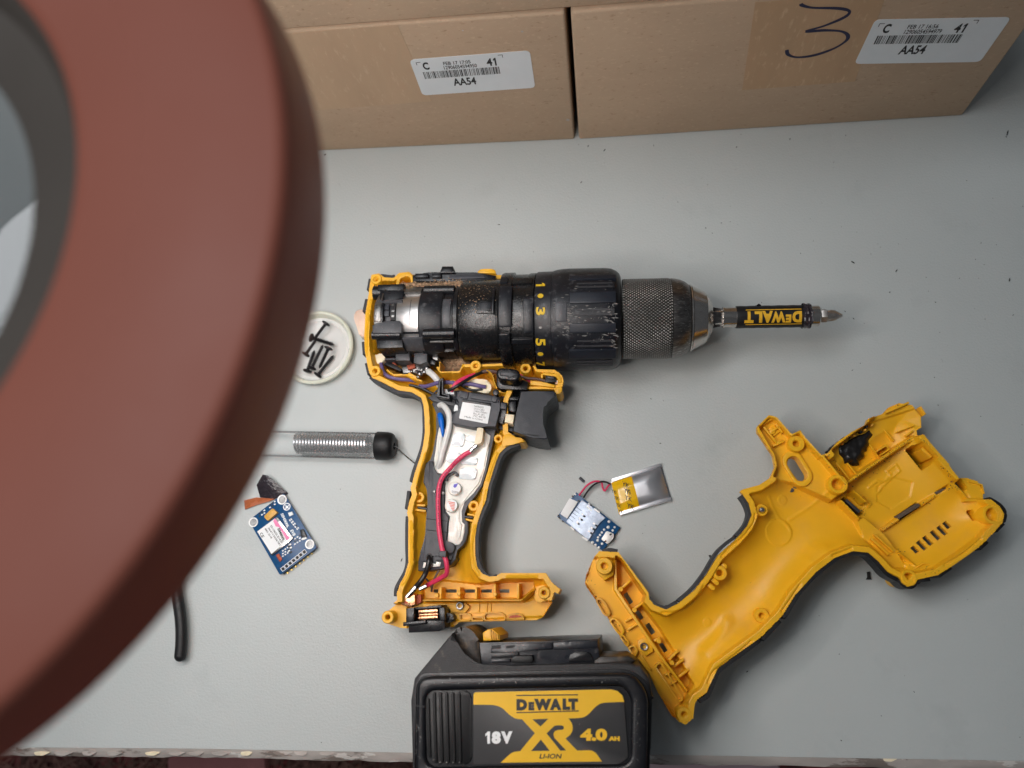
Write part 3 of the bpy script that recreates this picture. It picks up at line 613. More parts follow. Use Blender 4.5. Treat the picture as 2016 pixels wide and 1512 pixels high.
# ---- tracker board, pouch cell and their wires
def c6(X, Y): return (1060+X/6.3, 880+Y/6.3)
tb = thing('circuit_board', 'small board with a silver card holder, wired to the silver pouch cell', 'circuit board', W((1158, 1027), 0), 'small circuit boards'); z = 2.6
part('board', G().prism(WL([c6(470, 560), c6(560, 640), c6(1015, 1000), c6(798, 1288), c6(232, 862)], z), z-1.4, z, .1), M_pcb, tb)
part('antenna_connector', G().px(roundpoly([c6(385, 635), (1137.5, 988), (1116.5, 1021), (1103, 1011.5)], 1), z, z+1.6, .2), M_wht, tb)
ch = part('card_holder', G().px([c6(540, 655), c6(690, 762), c6(832, 880), c6(760, 935), c6(690, 1040), c6(622, 1160), c6(345, 925)], z, z+1.5, .15), M_sim, tb)
for X_, Y_, b in ((545, 835, 0), (515, 885, 0), (482, 935, 0), (570, 860, 1), (537, 905, 1), (500, 955, 1), (690, 950, 0), (660, 1005, 0), (630, 1045, 0), (718, 975, 1), (686, 1020, 1), (655, 1070, 1)):
    part('contact', G().px(slot(c6(X_, Y_), 4.4, 3.6, 35), z+1.5, z+1.62), M_ink_shade if b else M_tin, ch)
for X0, Y0, X1, Y1 in ((690, 765, 760, 815), (545, 1115, 610, 1160), (600, 735, 660, 790), (400, 990, 440, 1030)):
    part('holder_tab', G().ribpx([c6(X0, Y0), c6(X1, Y1)], 3.2, z+1.5, z+1.75), M_tin, ch)
for i in range(5):
    a, b = c6(370+i*26, 880-i*33), c6(430+i*26, 925-i*33); part('holder_groove', G().ribpx([a, b], 1, z+1.5, z+1.56), M_gry2, ch)
u = part('usb_socket', G().px(roundpoly([c6(845, 1040), c6(935, 1075), c6(930, 1128), c6(862, 1205), c6(778, 1145)], 2), z, z+2.6, .3), M_tin, tb)
for X_, Y_ in ((895, 1085), (830, 1170)): part('shell_slot', G().px(slot(c6(X_, Y_), 5, 3, -40), z+2.6, z+2.66), M_ink_shade, u)
for X_, Y_, r in ((875, 925, 3), (865, 995, 3.4), (945, 995, 2.4), (922, 1035, 2.6), (815, 1025, 2.6), (787, 1060, 2.6), (765, 1092, 2.6), (742, 1122, 2.6), (735, 1158, 3), (670, 1185, 3.1), (710, 1216, 2.7), (750, 1246, 2.7), (790, 1200, 2.8)):
    part('solder_dot', G().vlathe(W(c6(X_, Y_), z), [(MM(r, (1190, 1050), z), z+.02), (MM(r*.7, (1190, 1050), z), z+.35), (.01, z+.45)], 14, cap=False), M_tin, tb)
for X_, Y_ in ((425, 612), (455, 585), (500, 668), (525, 690), (250, 850), (258, 878), (300, 920), (630, 705), (650, 720)):
    part('chip_component', G().px(slot(c6(X_, Y_), 4.4, 2.6, 38), z, z+.8, .1), M_tin if Y_ % 2 else M_blk, tb)
pc = thing('pouch_cell', 'silver foil pouch battery with amber tape at its wired end', 'battery', W((1262, 960), 0))
pA, pB, pC, pD = (np.array(W(c6(*q), 3)) for q in ((897, 412), (1512, 228), (1640, 660), (1000, 838)))
def PQ(u, v, z=0): q = (pA*(1-u)+pB*u)*(1-v)+(pD*(1-u)+pC*u)*v; return (q[0], q[1], z)
def puff(u, v):
    a = max(0, 1-abs(2*u-1)**3.2); b = max(0, 1-abs(2*v-1)**3.0); c = max(0, min(1, (1-u)/.34, v/.34*1.1, (1-v)/.34*1.1)); return 1.0+2.6*a*b+.7*c
def sheet(u0, u1, v0, v1, lift, nu, nv):
    v = [PQ(u0+(u1-u0)*i/nu, v0+(v1-v0)*j/nv, puff(u0+(u1-u0)*i/nu, v0+(v1-v0)*j/nv)+lift) for j in range(nv+1) for i in range(nu+1)]
    f = [(j*(nu+1)+i, j*(nu+1)+i+1, (j+1)*(nu+1)+i+1, (j+1)*(nu+1)+i) for j in range(nv) for i in range(nu)]
    n = len(v); edge = [i for i in range(nu+1)]+[(j)*(nu+1)+nu for j in range(1, nv+1)]+[nv*(nu+1)+i for i in range(nu-1, -1, -1)]+[j*(nu+1) for j in range(nv-1, 0, -1)]
    v2 = [(v[k][0], v[k][1], .1) for k in edge]; f2 = [(edge[k], edge[k-1], n+k-1 if k else n+len(edge)-1, n+k) for k in range(len(edge))]
    return G().add(v+v2, [q[::-1] for q in f]+f2)
part('pouch', sheet(0, 1, .03, .97, 0, 40, 30), M_silv, pc, sharp=60)
part('amber_tape', sheet(0, .41, .06, .985, .1, 18, 26), M_kap, pc, sharp=60)
for v0, v1 in ((-.035, .055), (.93, 1.03)):
    part('folded_flange', G().prism([PQ(.02, v0)[:2], PQ(1.02, v0-.02)[:2], PQ(1.02, v1-.02)[:2], PQ(.02, v1)[:2]], 1.0, 2.9, .4), M_silv, pc)
part('end_seal', G().prism([PQ(1.0, .04)[:2], PQ(1.03, .04)[:2], PQ(1.03, .96)[:2], PQ(1.0, .96)[:2]], .2, .9), M_gry2, pc)
for (X0, Y0) in ((1040, 425), (1060, 500), (1085, 520), (1075, 592), (1100, 690), (905, 520), (935, 600), (960, 690), (990, 770)):
    q = c6(X0, Y0); h = np.array(W(q, 4)); 
    ch_ = 'YK'; s = 9.5 if X0 > 1000 else 7; part('printed_letter', text_px(G(), ch_, (q[0], q[1]), (q[0]+s*1.45, q[1]+s*.55), (q[0]-s*.05, q[1]+s*.95), 4.28 if X0 > 1000 else 3.9, .0), M_ink_shade, pc)
part('red_wire', G().tube(cr([W3(p, h) for p, h in zip([c6(505, 600), c6(545, 545), c6(600, 480), c6(670, 435), c6(740, 425), c6(785, 445), c6(795, 500), c6(822, 543), c6(858, 492), c6(890, 455)], (3, 4, 5, 6, 6, 5, 4, 3.5, 3.5, 3))], 6), .55, 8), M_wred, pc)
part('black_wire', G().tube(cr([W3(p, h) for p, h in zip([c6(560, 630), c6(595, 570), c6(650, 500), c6(720, 450), c6(790, 430), c6(850, 440), c6(895, 465)], (3, 3.5, 4, 5, 6, 4, 3))], 6), .55, 8), M_wblk, pc)
# ================================================================== battery pack lying on its side, label up
def cb(X, Y): return (780+X/3.877, 1200+Y/3.877)
bat = thing('battery_pack', 'black and yellow slide-on battery pack with its label facing up at the bench edge', 'battery', W((1050, 1400), 36))
bod = [(806, 1560), (808, 1380), (815, 1336), (890, 1246), (895, 1268), (909, 1291), (934, 1310), (950, 1315), (1012, 1311), (1167, 1307), (1228, 1303), (1262, 1312), (1280, 1336), (1284, 1375), (1283, 1560)]
case_xy = WL(cr(bod[1:3], 1)+bod[3:-1]+[(1281, 1470), (1276, 1545), (812, 1545)], 64)
part('case', G().prism(case_xy, 3, 64, 1.6), M_batt, bat)
part('case_lower_half', G().prism([tuple(np.mean(case_xy, 0)+(np.array(q)-np.mean(case_xy, 0))*1.012) for q in case_xy], .3, 33, 1), M_batk, bat)
# rubber frame around the face
fo = roundpoly([(822, 1336), (1243, 1328), (1281, 1560), (812, 1560)], 40, 8); fo = roundpoly([(820, 1333), (1247, 1326), (1276, 1366), (1274, 1535), (816, 1540)], 28, 8)
fi = roundpoly([(837, 1360), (1226, 1350), (1243, 1375), (1241, 1506), (838, 1511)], 24, 8)
def band(outer, inner, z0, z1, bev):
    bm = bmesh.new(); o, i = WL(outer, z1), WL(inner, z1); n, m = len(o), len(i)
    vo = [bm.verts.new((*p, z1)) for p in o]; vi = [bm.verts.new((*p, z1)) for p in i]
    es = [bm.edges.new((v[k-1], v[k])) for v in (vo, vi) for k in range(len(v))]
    bmesh.ops.triangle_fill(bm, edges=es, use_beauty=True); top = list(bm.faces)
    r = bmesh.ops.extrude_face_region(bm, geom=top); vs = [x for x in r['geom'] if isinstance(x, bmesh.types.BMVert)]
    for x in vs: x.co.z = z0
    bmesh.ops.recalc_face_normals(bm, faces=list(bm.faces))
    rim = [e for e in bm.edges if all(abs(x.co.z-z1) < 1e-6 for x in e.verts) and any(abs(f.normal.z) < .5 for f in e.link_faces)]
    if bev: bmesh.ops.bevel(bm, geom=rim, offset=bev, segments=3, profile=.5, affect='EDGES', clamp_overlap=True)
    return G().bm(bm)
part('bumper_frame', band(fo, fi, 60, 72.5, 1.8), M_batk, bat)
part('bumper_groove', band(roundpoly([(817, 1350), (830, 1325), (1240, 1318), (1276, 1345), (1281, 1372), (1279, 1532), (813, 1540)], 20, 6), fo, 58, 66.5, .8), M_batk, bat)
part('face_panel', G().px(fi, 60, 70.2), M_batk, bat)
zl = 71.2
lab_px = roundpoly([cb(590, 630), cb(1665, 607), cb(1735, 660), cb(1770, 1130), cb(1700, 1180), cb(590, 1183)], 5, 4)
lb = part('face_label', G().px(lab_px, 69, zl, .15), M_bpan, bat)
Y = lambda pts, z, m, nm: part(nm, G().px([cb(*p) for p in pts], zl, z), m, lb)
def c_(pts, n=5): return cr(pts, n)
yel = [(590, 645), (605, 632), (1640, 610), (1690, 622), (1725, 655), (1741, 705)]+c_([(1620, 709), (1565, 716), (1520, 745), (1470, 797), (1430, 822), (1380, 829), (1312, 831)])+c_([(1318, 834), (1342, 872), (1346, 918), (1328, 955), (1292, 985)])+[(1382, 1077), (1470, 1074)]+c_([(1492, 1077), (1525, 1098), (1570, 1160)])+[(797, 1169)]+c_([(860, 1112), (890, 1090), (940, 1081)])+[(946, 1081), (1058, 944), (960, 838), (930, 836)]+c_([(905, 830), (860, 800), (815, 757), (770, 735), (720, 728)])+[(590, 726)]
Y(yel, zl+.08, M_byel, 'yellow_print'); Z2 = zl+.14
Y([(1040, 838), (1162, 834), (1101, 893)], Z2, M_bpan, 'logo_counter'); Y([(1030, 1080), (1172, 1078), (1104, 992)], Z2, M_bpan, 'logo_counter')
Y([(1148, 945), (1206, 889), (1228, 884), (1262, 884), (1278, 892), (1281, 905), (1274, 915), (1258, 918), (1232, 919), (1211, 928), (1199, 950), (1207, 980), (1296, 1075), (1254, 1078)], Z2, M_bpan, 'logo_counter')
def bt_(s, X0, Y0, X1, Y1, m, bold=.03, shear=0., sk=0):
    part('lettering', text_px(G(), s, cb(X0, Y0), cb(X1, Y0-sk), cb(X0, Y1), Z2+.05, bold, shear), m, lb)
bt_('D', 918, 683, 1000, 771, M_bink, .085); bt_('E', 1010, 705, 1054, 770, M_bink, .085); bt_('W', 1052, 681, 1185, 769, M_bink, .085); bt_('A', 1172, 680, 1262, 768, M_bink, .085); bt_('LT', 1270, 679, 1388, 767, M_bink, .085)
for a, b in (((916, 656), (1388, 651)), ((918, 787), (1393, 774))): part('logo_rule', G().ribpx([cb(*a), cb(*b)], 2.2, Z2, Z2+.05), M_bink, lb)
bt_('1', 680, 932, 716, 1025, M_wht, sk=1); bt_('8', 728, 930, 798, 1026, M_wht, .07, sk=1); bt_('V', 800, 930, 887, 1024, M_wht, .07, sk=1); bt_('4.0', 1405, 910, 1610, 1004, M_byel, .06, sk=2); bt_('AH', 1620, 968, 1706, 1003, M_byel, .08); bt_('LI-ION', 1092, 1101, 1265, 1138, M_bink, .025, .2)
part('label_scuff', G().px([cb(1030, 730), cb(1045, 722), (1050.5, 1391), cb(1040, 762)], Z2+.1, Z2+.16), M_gry2, lb)
# grip with five vertical ridges
part('grip_recess', G().px(roundpoly([cb(222, 615), cb(575, 622), cb(575, 1185), cb(340, 1190), cb(235, 1090)], 16, 5), 66, 70.9, .6), M_rubk, bat)
for i in range(6):
    X_ = 262+i*47; y0 = 690 if i == 0 else 645; p0, p1 = cb(X_-22+i*.5, y0), cb(X_-8, 1160-(40 if i == 0 else 0))
    part('grip_ridge', G().px(capsule(p0, p1, 3.0), 70, 72.1, .8), M_rubk, bat)
for i in range(5): w = W(cb(286+i*50, 1150+(0 if i == 0 else 20)), 71.5); part('grip_stud', G().ball((*w, 70.9), .75), M_zinc, bat)
# slide rail tower
rail = [(903, 1266), (965, 1265), (1087, 1262), (1178, 1258), (1181, 1298), (1168, 1322), (905, 1322)]
part('slide_rail', G().px(rail, 10, 56, .7, taper=1.5), M_batr, bat)
part('release_hump', G().px(cr([(893, 1250), (896, 1240), (908, 1234), (922, 1237), (934, 1247), (944, 1262)], 4)+[(950, 1320), (893, 1285)], 12, 57.5, 3.5), M_bath, bat)
part('rail_lip', G().px([(966, 1268), (1087, 1265), (1087, 1278), (1020, 1283), (966, 1285)], 55, 57.6, .4), M_batr, bat)
part('rail_lip', G().px([(1090, 1265), (1177, 1261), (1178, 1275), (1090, 1279)], 55, 57.2, .4), M_batr, bat)
for pts in ([(968, 1271), (986, 1270), (986, 1277), (968, 1278)], [(996, 1271), (1016, 1270), (1010, 1276), (996, 1277)]): part('rail_window', G().px(pts, 57.5, 57.75), M_ink_shade, bat)
part('rail_step', G().px([(967, 1286), (1020, 1284), (1022, 1291), (1008, 1295), (967, 1296)], 55, 57.9, .3), M_batk, bat)
part('rail_stop', G().px([(1006, 1296), (1014, 1291), (1048, 1290), (1050, 1301), (1046, 1305), (1008, 1305)], 55, 60, .7), M_rubk, bat)
part('rail_stop', G().px([(968, 1298), (1004, 1297), (1004, 1304), (968, 1305)], 55, 58, .4), M_batr, bat)
part('rail_arch', G().px(cr([(1119, 1303), (1122, 1290), (1132, 1284), (1150, 1283), (1162, 1287), (1168, 1302)], 4), 55, 58, .4), M_batk, bat)
part('rail_shelf', G().px([(1170, 1300), (1182, 1292), (1238, 1291), (1252, 1300), (1240, 1309), (1168, 1312)], 20, 60, 1.2), M_bath, bat)
lt = part('release_latch', G().px([(951, 1262), (950, 1246), (960, 1239), (970, 1238), (984, 1251), (984, 1261)], 22, 55.5, .6), M_yel, bat)
for i in range(4): part('latch_ridge', G().px([(964+i*4.5, 1239+i*3.6), (967+i*4.5, 1239+i*3.6), (968.5+i*4.2, 1260), (965.5+i*4.2, 1260)], 50, 56.6, .3), M_yelw, lt)
for x in (1112, 1126): part('printed_mark', G().px(rect(x, 1264, x+8, 1269), 57.2, 57.4), M_gry, bat)
part('seam_tab', G().px([(1278, 1372), (1287, 1370), (1287, 1376), (1279, 1378)], 20, 62, .5), M_batk, bat)
part('frame_notch', G().px([(818, 1388), (836, 1390), (836, 1393), (818, 1391)], 72, 72.7), M_ink_shade, bat)
rnd = random.Random(8); g = G()
for i in range(60):
    k = rnd.random(); px, py = ((1243+rnd.gauss(8, 5), rnd.uniform(1370, 1500)) if k < .5 else (rnd.uniform(830, 1240), 1341+rnd.gauss(0, 4))) if k < .8 else (rnd.uniform(818, 830), rnd.uniform(1400, 1500))
    x, y = W((px, py), 72.5); a = rnd.random()*3.1; l = .2+rnd.random()*.7; g.prism([(x+l*math.cos(a)*c-.1*math.sin(a)*d, y+l*math.sin(a)*c+.1*math.cos(a)*d) for c, d in ((-1, 0), (0, -1), (1, 0), (0, 1))], 72.45, 72.58)
part('scratches', g, M_zinc, bat, kind='stuff')
# ================================================================== the loose second half of the drill housing
def cA(X, Y): return (1480+X/3.761, 760+Y/3.761)
def cB(X, Y): return (1120+X/3.877, 1060+Y/3.877)
S2 = [(1514.6, 816), (1530.5, 820), (1560, 854), (1576, 846), (1586, 860), (1618, 895), (1631, 892), (1650, 869), (1677, 850), (1706, 834.5), (1709, 824.5), (1722, 818.5), (1746, 809), (1756.5, 797), (1778, 788), (1804, 792), (1823, 813), (1824, 836), (1814, 842), (1816, 851), (1834, 874), (1860, 903.6), (1887, 933), (1900, 937), (1916, 937), (1937, 943.5), (1947, 962), (1948, 981), (1968, 996), (1977, 1012), (1974, 1029), (1962, 1043), (1942, 1064), (1927, 1078), (1902, 1096), (1876, 1114), (1847, 1132), (1807, 1141), (1800, 1152), (1787, 1155), (1777, 1148), (1771, 1138), (1748, 1126), (1731, 1107), (1709, 1088), (1680, 1085), (1644, 1098), (1606, 1127), (1576, 1160), (1566, 1171.5), (1540, 1213), (1499, 1254), (1453, 1287), (1414, 1315.5), (1401, 1342), (1391, 1364), (1373, 1377), (1367.6, 1387), (1365, 1414), (1350, 1427), (1334, 1420), (1324, 1412), (1298, 1369), (1280, 1331), (1246, 1292), (1171.6, 1181), (1153.5, 1155), (1150, 1146), (1153.5, 1130), (1166, 1099), (1179, 1085), (1218, 1087), (1277, 1166), (1278, 1179), (1289, 1191), (1311, 1200), (1335, 1188), (1366, 1162.5), (1390, 1132), (1413.5, 1093), (1449.6, 1061), (1470, 1037), (1480, 1014), (1474.5, 992), (1457, 966), (1463, 963), (1494, 955), (1517, 940), (1526, 919), (1522, 896), (1491, 849.6), (1491, 839)]
s2w = WL(S2, ZR); sh = Shell(s2w, ZR)
X_, Y_ = sh.X, sh.Y
rw = 3.4                                               # width of the flat parting rim
dd = np.clip(sh.D-rw, 0, 99)
bowl = lambda dep, wid: ZR-1.6-dep*np.sqrt(np.clip(1-(1-np.clip(dd/wid, 0, 1))**2, 0, 1))
hand = bowl(11.5, 19); mot = bowl(13.5, 24)
# blend from the grip to the wider motor end
g0, g1 = np.array(W((1560, 1080), ZR)), np.array(W((1735, 975), ZR)); tt = np.clip(((X_-g0[0])*(g1-g0)[0]+(Y_-g0[1])*(g1-g0)[1])/((g1-g0)@(g1-g0)), 0, 1); tt = tt*tt*(3-2*tt)
base = hand*(1-tt)+mot*tt
sh.Z = np.where(sh.D > rw, base, ZR); sh.smooth_bowl()
# the collar end and the nose: a shallower, rimless floor
k = sh.m([(1630, 892), (1705, 836), (1820, 800), (1840, 850), (1800, 862), (1675, 952)], 22); sh.Z[k] = np.minimum(sh.Z[k], 24-6.5*np.clip((sh.D[k])/22, 0, 1)); k = sh.m([(1705, 833), (1756, 795), (1806, 790), (1826, 812), (1826, 838), (1812, 846), (1790, 862), (1716, 880)], 24); sh.Z[k] = np.minimum(sh.Z[k], 25-3*np.clip(sh.D[k]/15, 0, 1))
k = sh.m([(1489, 838), (1516, 814), (1532, 820), (1562, 856), (1577, 846), (1622, 897), (1676, 960), (1640, 985), (1560, 950), (1520, 940), (1528, 918), (1522, 896)], 26); sh.Z[k] = np.where(sh.D[k] < 1.4, ZR-1, np.minimum(24.5, ZR-3))
sh.rib([(1560, 856), (1577, 848), (1620, 897), (1668, 955)], 7, ZR-.6, 0)
# straight steps around the motor
sh.put([(1685, 1022), (1702, 1018), (1742, 1050), (1768, 1085), (1785, 1120), (1755, 1118), (1730, 1090), (1700, 1062)], 22)
k = sh.m([(1880, 935), (1930, 944), (1945, 965), (1944, 985), (1905, 985), (1880, 958)], 25); sh.Z[k] = np.minimum(sh.Z[k], 24)
sh.rib([(1670, 949), (1716, 917), (1764, 884), (1799, 861)], 8, 25.5, 0); sh.rib([(1799, 861), (1834, 901)], 7, 25.5, 0)
sh.rib([(1836, 900), (1850, 915), (1862, 940), (1892, 966)], 6, 25, 0); sh.rib([(1892, 966), (1907, 984), (1934, 984)], 5, 25, 0)
sh.rib([(1740, 1042), (1766, 1024), (1812, 995), (1846, 972), (1874, 957)], 7, 19.5, 0)
sh.rib([(1768, 1085), (1800, 1112), (1826, 1130)], 4, 24, 0)
sh.rib([(1856, 1112), (1905, 1082), (1934, 1056)], 7, ZR-1, 3)
k = sh.m([(1816, 862), (1828, 872), (1852, 905), (1858, 918), (1893, 963), (1886, 969), (1852, 925), (1847, 910), (1810, 868)], 18); sh.Z[k] = 9     # dark channel
k = sh.m([(1777, 889), (1797, 881), (1823, 909), (1819, 918), (1808, 927)], 16); sh.Z[k] = np.minimum(sh.Z[k], 10.5)
k = sh.m([(1777, 889), (1784, 886), (1811, 915), (1808, 925)], 12); sh.Z[k] = 3
k = sh.m([(1660, 983), (1667, 978), (1701, 1010), (1692, 1013), (1690, 1012)], 20); sh.Z[k] = 8
k = sh.m([(1669, 976), (1680, 970), (1708, 996), (1702, 1008)], 20); sh.Z[k] = 15
sh.rib([(1657, 986), (1690, 1020)], 7, 24, 0); sh.rib([(1682, 966), (1705, 987)], 6, 24, 0)
k = sh.m([(1766, 1017), (1806, 990), (1812, 996), (1772, 1024)], 18); sh.Z[k] = 12
sh.put([(1841, 969), (1860, 957), (1862, 962), (1843, 974)], 19.0)
# low labyrinth relief in the gear seat
base0 = sh.Z.copy(); d, _, _ = seg_dist(X_, Y_, WL([(1706, 962), (1722, 948), (1735, 950), (1748, 938), (1740, 930), (1756, 918), (1764, 930), (1732, 960), (1724, 972)], 12), False); sh.Z += .5*(d < .6)
k = sh.m([(1722, 960), (1752, 942), (1790, 952), (1786, 980), (1748, 1004), (1722, 990)], 12); sh.Z -= .45*k
# disc marks and mould lines on the grip floor
def emb(c, r, h, z=19):
    d = np.hypot(X_-W(c, z)[0], Y_-W(c, z)[1]); sh.Z[:] += h*(d < MM(r, c, z))
emb((1533, 1048), 26, .45); emb((1392, 1225), 8, .3); emb((1540, 985), 9, .3)
for pts in ([(1512, 980), (1533, 1018), (1548, 1030), (1558, 1044)], [(1556, 1022), (1600, 994), (1626, 970)]):
    d, _, _ = seg_dist(X_, Y_, cr(WL(pts, 20), 5), False); sh.Z += .35*np.exp(-(d/.8)**2)
d, _, _ = seg_dist(X_, Y_, cr(WL([(1388, 1282), (1408, 1262), (1425, 1240), (1432, 1225)], 19), 5), False); sh.Z += 1.6*np.exp(-(d/3.0)**2)
d, _, _ = seg_dist(X_, Y_, cr(WL([(1590, 1102), (1602, 1086), (1618, 1082)], 20), 5), False); sh.Z += 1.0*np.exp(-(d/3.5)**2)
# groove along the rim
for pts in ([(1421, 1096), (1440, 1076), (1462, 1058), (1484, 1030), (1487, 1012)], [(1303, 1206), (1330, 1205), (1362, 1188), (1386, 1154)], [(1540, 1204), (1562, 1172), (1576, 1150)], [(1394, 1345), (1404, 1324), (1428, 1304), (1462, 1278), (1480, 1262)], [(1228, 1108), (1258, 1156)], [(1860, 1112), (1898, 1089), (1932, 1060)], [(1640, 1094), (1676, 1080)]):
    d, _, _ = seg_dist(X_, Y_, cr(WL(pts, ZR), 5), False); sh.Z -= .8*(d < .5)
# the foot: deep pocket, ledge wall, battery rail plate
k = sh.m([(1212, 1098), (1222, 1104), (1268, 1172), (1262, 1190), (1300, 1240), (1345, 1312), (1362, 1345), (1352, 1360), (1330, 1330), (1290, 1266), (1215, 1160)], 17); sh.Z[k] = np.minimum(sh.Z[k], 14)
k = sh.m([(1150, 1146), (1166, 1099), (1176, 1100), (1209, 1132), (1209, 1162), (1352, 1366), (1330, 1415), (1296, 1369), (1244, 1292)], 20); sh.Z[k] = 19
for c, l, w, z in (((1237, 1178), 23, 8, 14), ((1259, 1211), 18, 8, 14), ((1280, 1238), 23, 9, 14), ((1306, 1275), 19, 8, 14)): sh.cut(slot(c, l, w, 57), z)
for c, z in (((1796, 1083), 15), ((1808, 1075), 14), ((1820, 1066), 14), ((1835, 1055), 14), ((1848, 1046), 14), ((1859, 1035), 15)): sh.cut(slot(c, 21 if c[0] not in (1796, 1859) else 15, 8.2, 53), z)
sh.cut(capsule((1562, 912), (1577, 935), 12.5), 24)
k = sh.m([(1893, 1010), (1900, 1008), (1907, 1026), (1903, 1026)], 14); sh.Z[k] = 8
for pts in ([(1800, 1060), (1775, 1090)], [(1905, 1050), (1925, 1036)], [(1890, 1060), (1912, 1046)]): sh.rib(pts, 2.5, 17, 0)
sh.blur(1)
h2 = thing('drill_housing_half', 'empty yellow drill housing half lying open side up at the right', 'drill housing', W((1540, 1090), 0))
part('moulded_shell', sh.geo(), M_yel2, h2, sharp=40)
def rib2(nm, pts, w, z0, z1, m=M_yel2, bev=.3, lab=None): return part(nm, G().ribpx(pts, w, z0, z1, bev, 0), m, h2, lab)
rib2('ledge_wall', [(1211.5, 1100), (1211.5, 1160), (1262, 1236), (1300, 1292), (1353, 1361)], 5, 12, 25)
for a, b in (((1222, 1160), (1241, 1143)), ((1248, 1199), (1266, 1186)), ((1316, 1300), (1335, 1281)), ((1326, 1312), (1346, 1298)), ((1336, 1333), (1356, 1318)), ((1288, 1262), (1300, 1256))): rib2('cross_rib', [a, b], 5, 10, 22)
for c in ((1222, 1160), (1249, 1201), (1297, 1262), (1323, 1305)): part('locating_post', G().vlathe(W(c, 24), [(MM(5.4, c, 24), 12), (MM(5.2, c, 24), 23.6), (MM(4.5, c, 24), 24.2), (.01, 24.2)], 16, cap=False), M_yel2, h2)
def ringrib(nm, pts, w, z0, z1, r=4): 
    q = roundpoly(pts, r, 4); part(nm, G().ribpx(q+[q[0]], w, z0, z1, .2, 0), M_yelw if nm == 'worn_loop' else M_yel2, h2)
ringrib('worn_loop', [(1173, 1181), (1181, 1177), (1191, 1188), (1201, 1208), (1196, 1213), (1188, 1208)], 3.6, 17, 22.5)
ringrib('rail_loop', [(1200, 1222), (1209, 1216), (1222, 1230), (1229, 1244), (1221, 1250), (1212, 1240)], 3.6, 17, 22.5)
ringrib('rail_loop', [(1221, 1254), (1226, 1250), (1238, 1266), (1235, 1273)], 3.4, 17, 22.5); ringrib('rail_loop', [(1237, 1275), (1248, 1270), (1255, 1283), (1248, 1293)], 3.4, 17, 22.5)
ringrib('rail_loop', [(1290, 1312), (1300, 1303), (1345, 1376), (1337, 1382)], 3.6, 17, 23)
for a, b in (((1309, 1330), (1322, 1322)), ((1320, 1348), (1333, 1340)), ((1262, 1290), (1281, 1318)), ((1248, 1292), (1272, 1322)), ((1231, 1224), (1252, 1212)), ((1236, 1240), (1258, 1227))): rib2('rail_rib', [a, b], 3.4, 17, 22)
part('hex_seat', G().px([(1255, 1262), (1270, 1254), (1285, 1268), (1286, 1283), (1272, 1292), (1257, 1279)], 16, 21.5, .4), M_yel2, h2)
nw = W((1268, 1273), 23); part('nut_insert', G().vlathe(nw, [(MM(8, (1268, 1273), 23), 20), (MM(8, (1268, 1273), 23), 23), (MM(7, (1268, 1273), 23), 23.5), (MM(4.6, (1268, 1273), 23), 23.4), (MM(4.2, (1268, 1273), 23), 18), (.01, 18)], 24, cap=False), M_zinc, h2)
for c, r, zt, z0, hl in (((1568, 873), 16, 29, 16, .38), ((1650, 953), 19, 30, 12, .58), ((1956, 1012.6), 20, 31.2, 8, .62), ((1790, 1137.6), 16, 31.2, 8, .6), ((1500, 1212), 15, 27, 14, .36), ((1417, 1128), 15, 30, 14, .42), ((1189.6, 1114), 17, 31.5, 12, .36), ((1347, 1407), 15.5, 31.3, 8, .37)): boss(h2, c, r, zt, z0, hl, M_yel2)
part('boss_collar', G().px([(1172, 1104), (1180, 1095), (1202, 1097), (1210, 1112), (1208, 1132), (1190, 1143), (1176, 1128)], 14, 27.5, .6), M_yel2, h2)
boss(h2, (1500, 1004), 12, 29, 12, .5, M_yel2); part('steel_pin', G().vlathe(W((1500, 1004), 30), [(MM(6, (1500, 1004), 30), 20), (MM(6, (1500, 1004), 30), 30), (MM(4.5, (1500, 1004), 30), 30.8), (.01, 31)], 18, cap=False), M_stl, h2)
part('oval_collar', band(capsule((1560, 906), (1580, 938), 20), capsule((1562, 911), (1577, 935), 13), 18, 26, .5), M_yel2, h2)
for a, b in (((1400, 1138), (1412, 1148)), ((1397, 1152), (1404, 1158)), ((1428, 1116), (1425, 1113))): part('clip_tab', G().px(capsule(a, b, 4.5), 12, 28.5, .5), M_yel2, h2)
# switch guide in the nose
for pts in ([(1500, 836), (1524, 822)], [(1504, 840), (1530, 872)], [(1519, 850), (1536, 838)], [(1530, 872), (1538, 866)], [(1528, 834), (1541, 852)], [(1522, 878), (1544, 868)]): rib2('guide_rib', pts, 3.6, 19, 27.5)
part('guide_pad', G().px([(1512, 845), (1524, 837), (1536, 850), (1524, 859)], 19, 26, .4), M_yel2, h2); part('guide_stud', G().px(circ((1521, 849), 6, 16), 24, 27, .4), M_yel2, h2)
for c, r in (((1567, 956), 7), ((1558, 965), 5.5)): zs_ = sh.h(c)+.15; part('scuffed_spot', G().px(circ(c, r, 12, r*.8), zs_-2, zs_), M_gry2, h2)
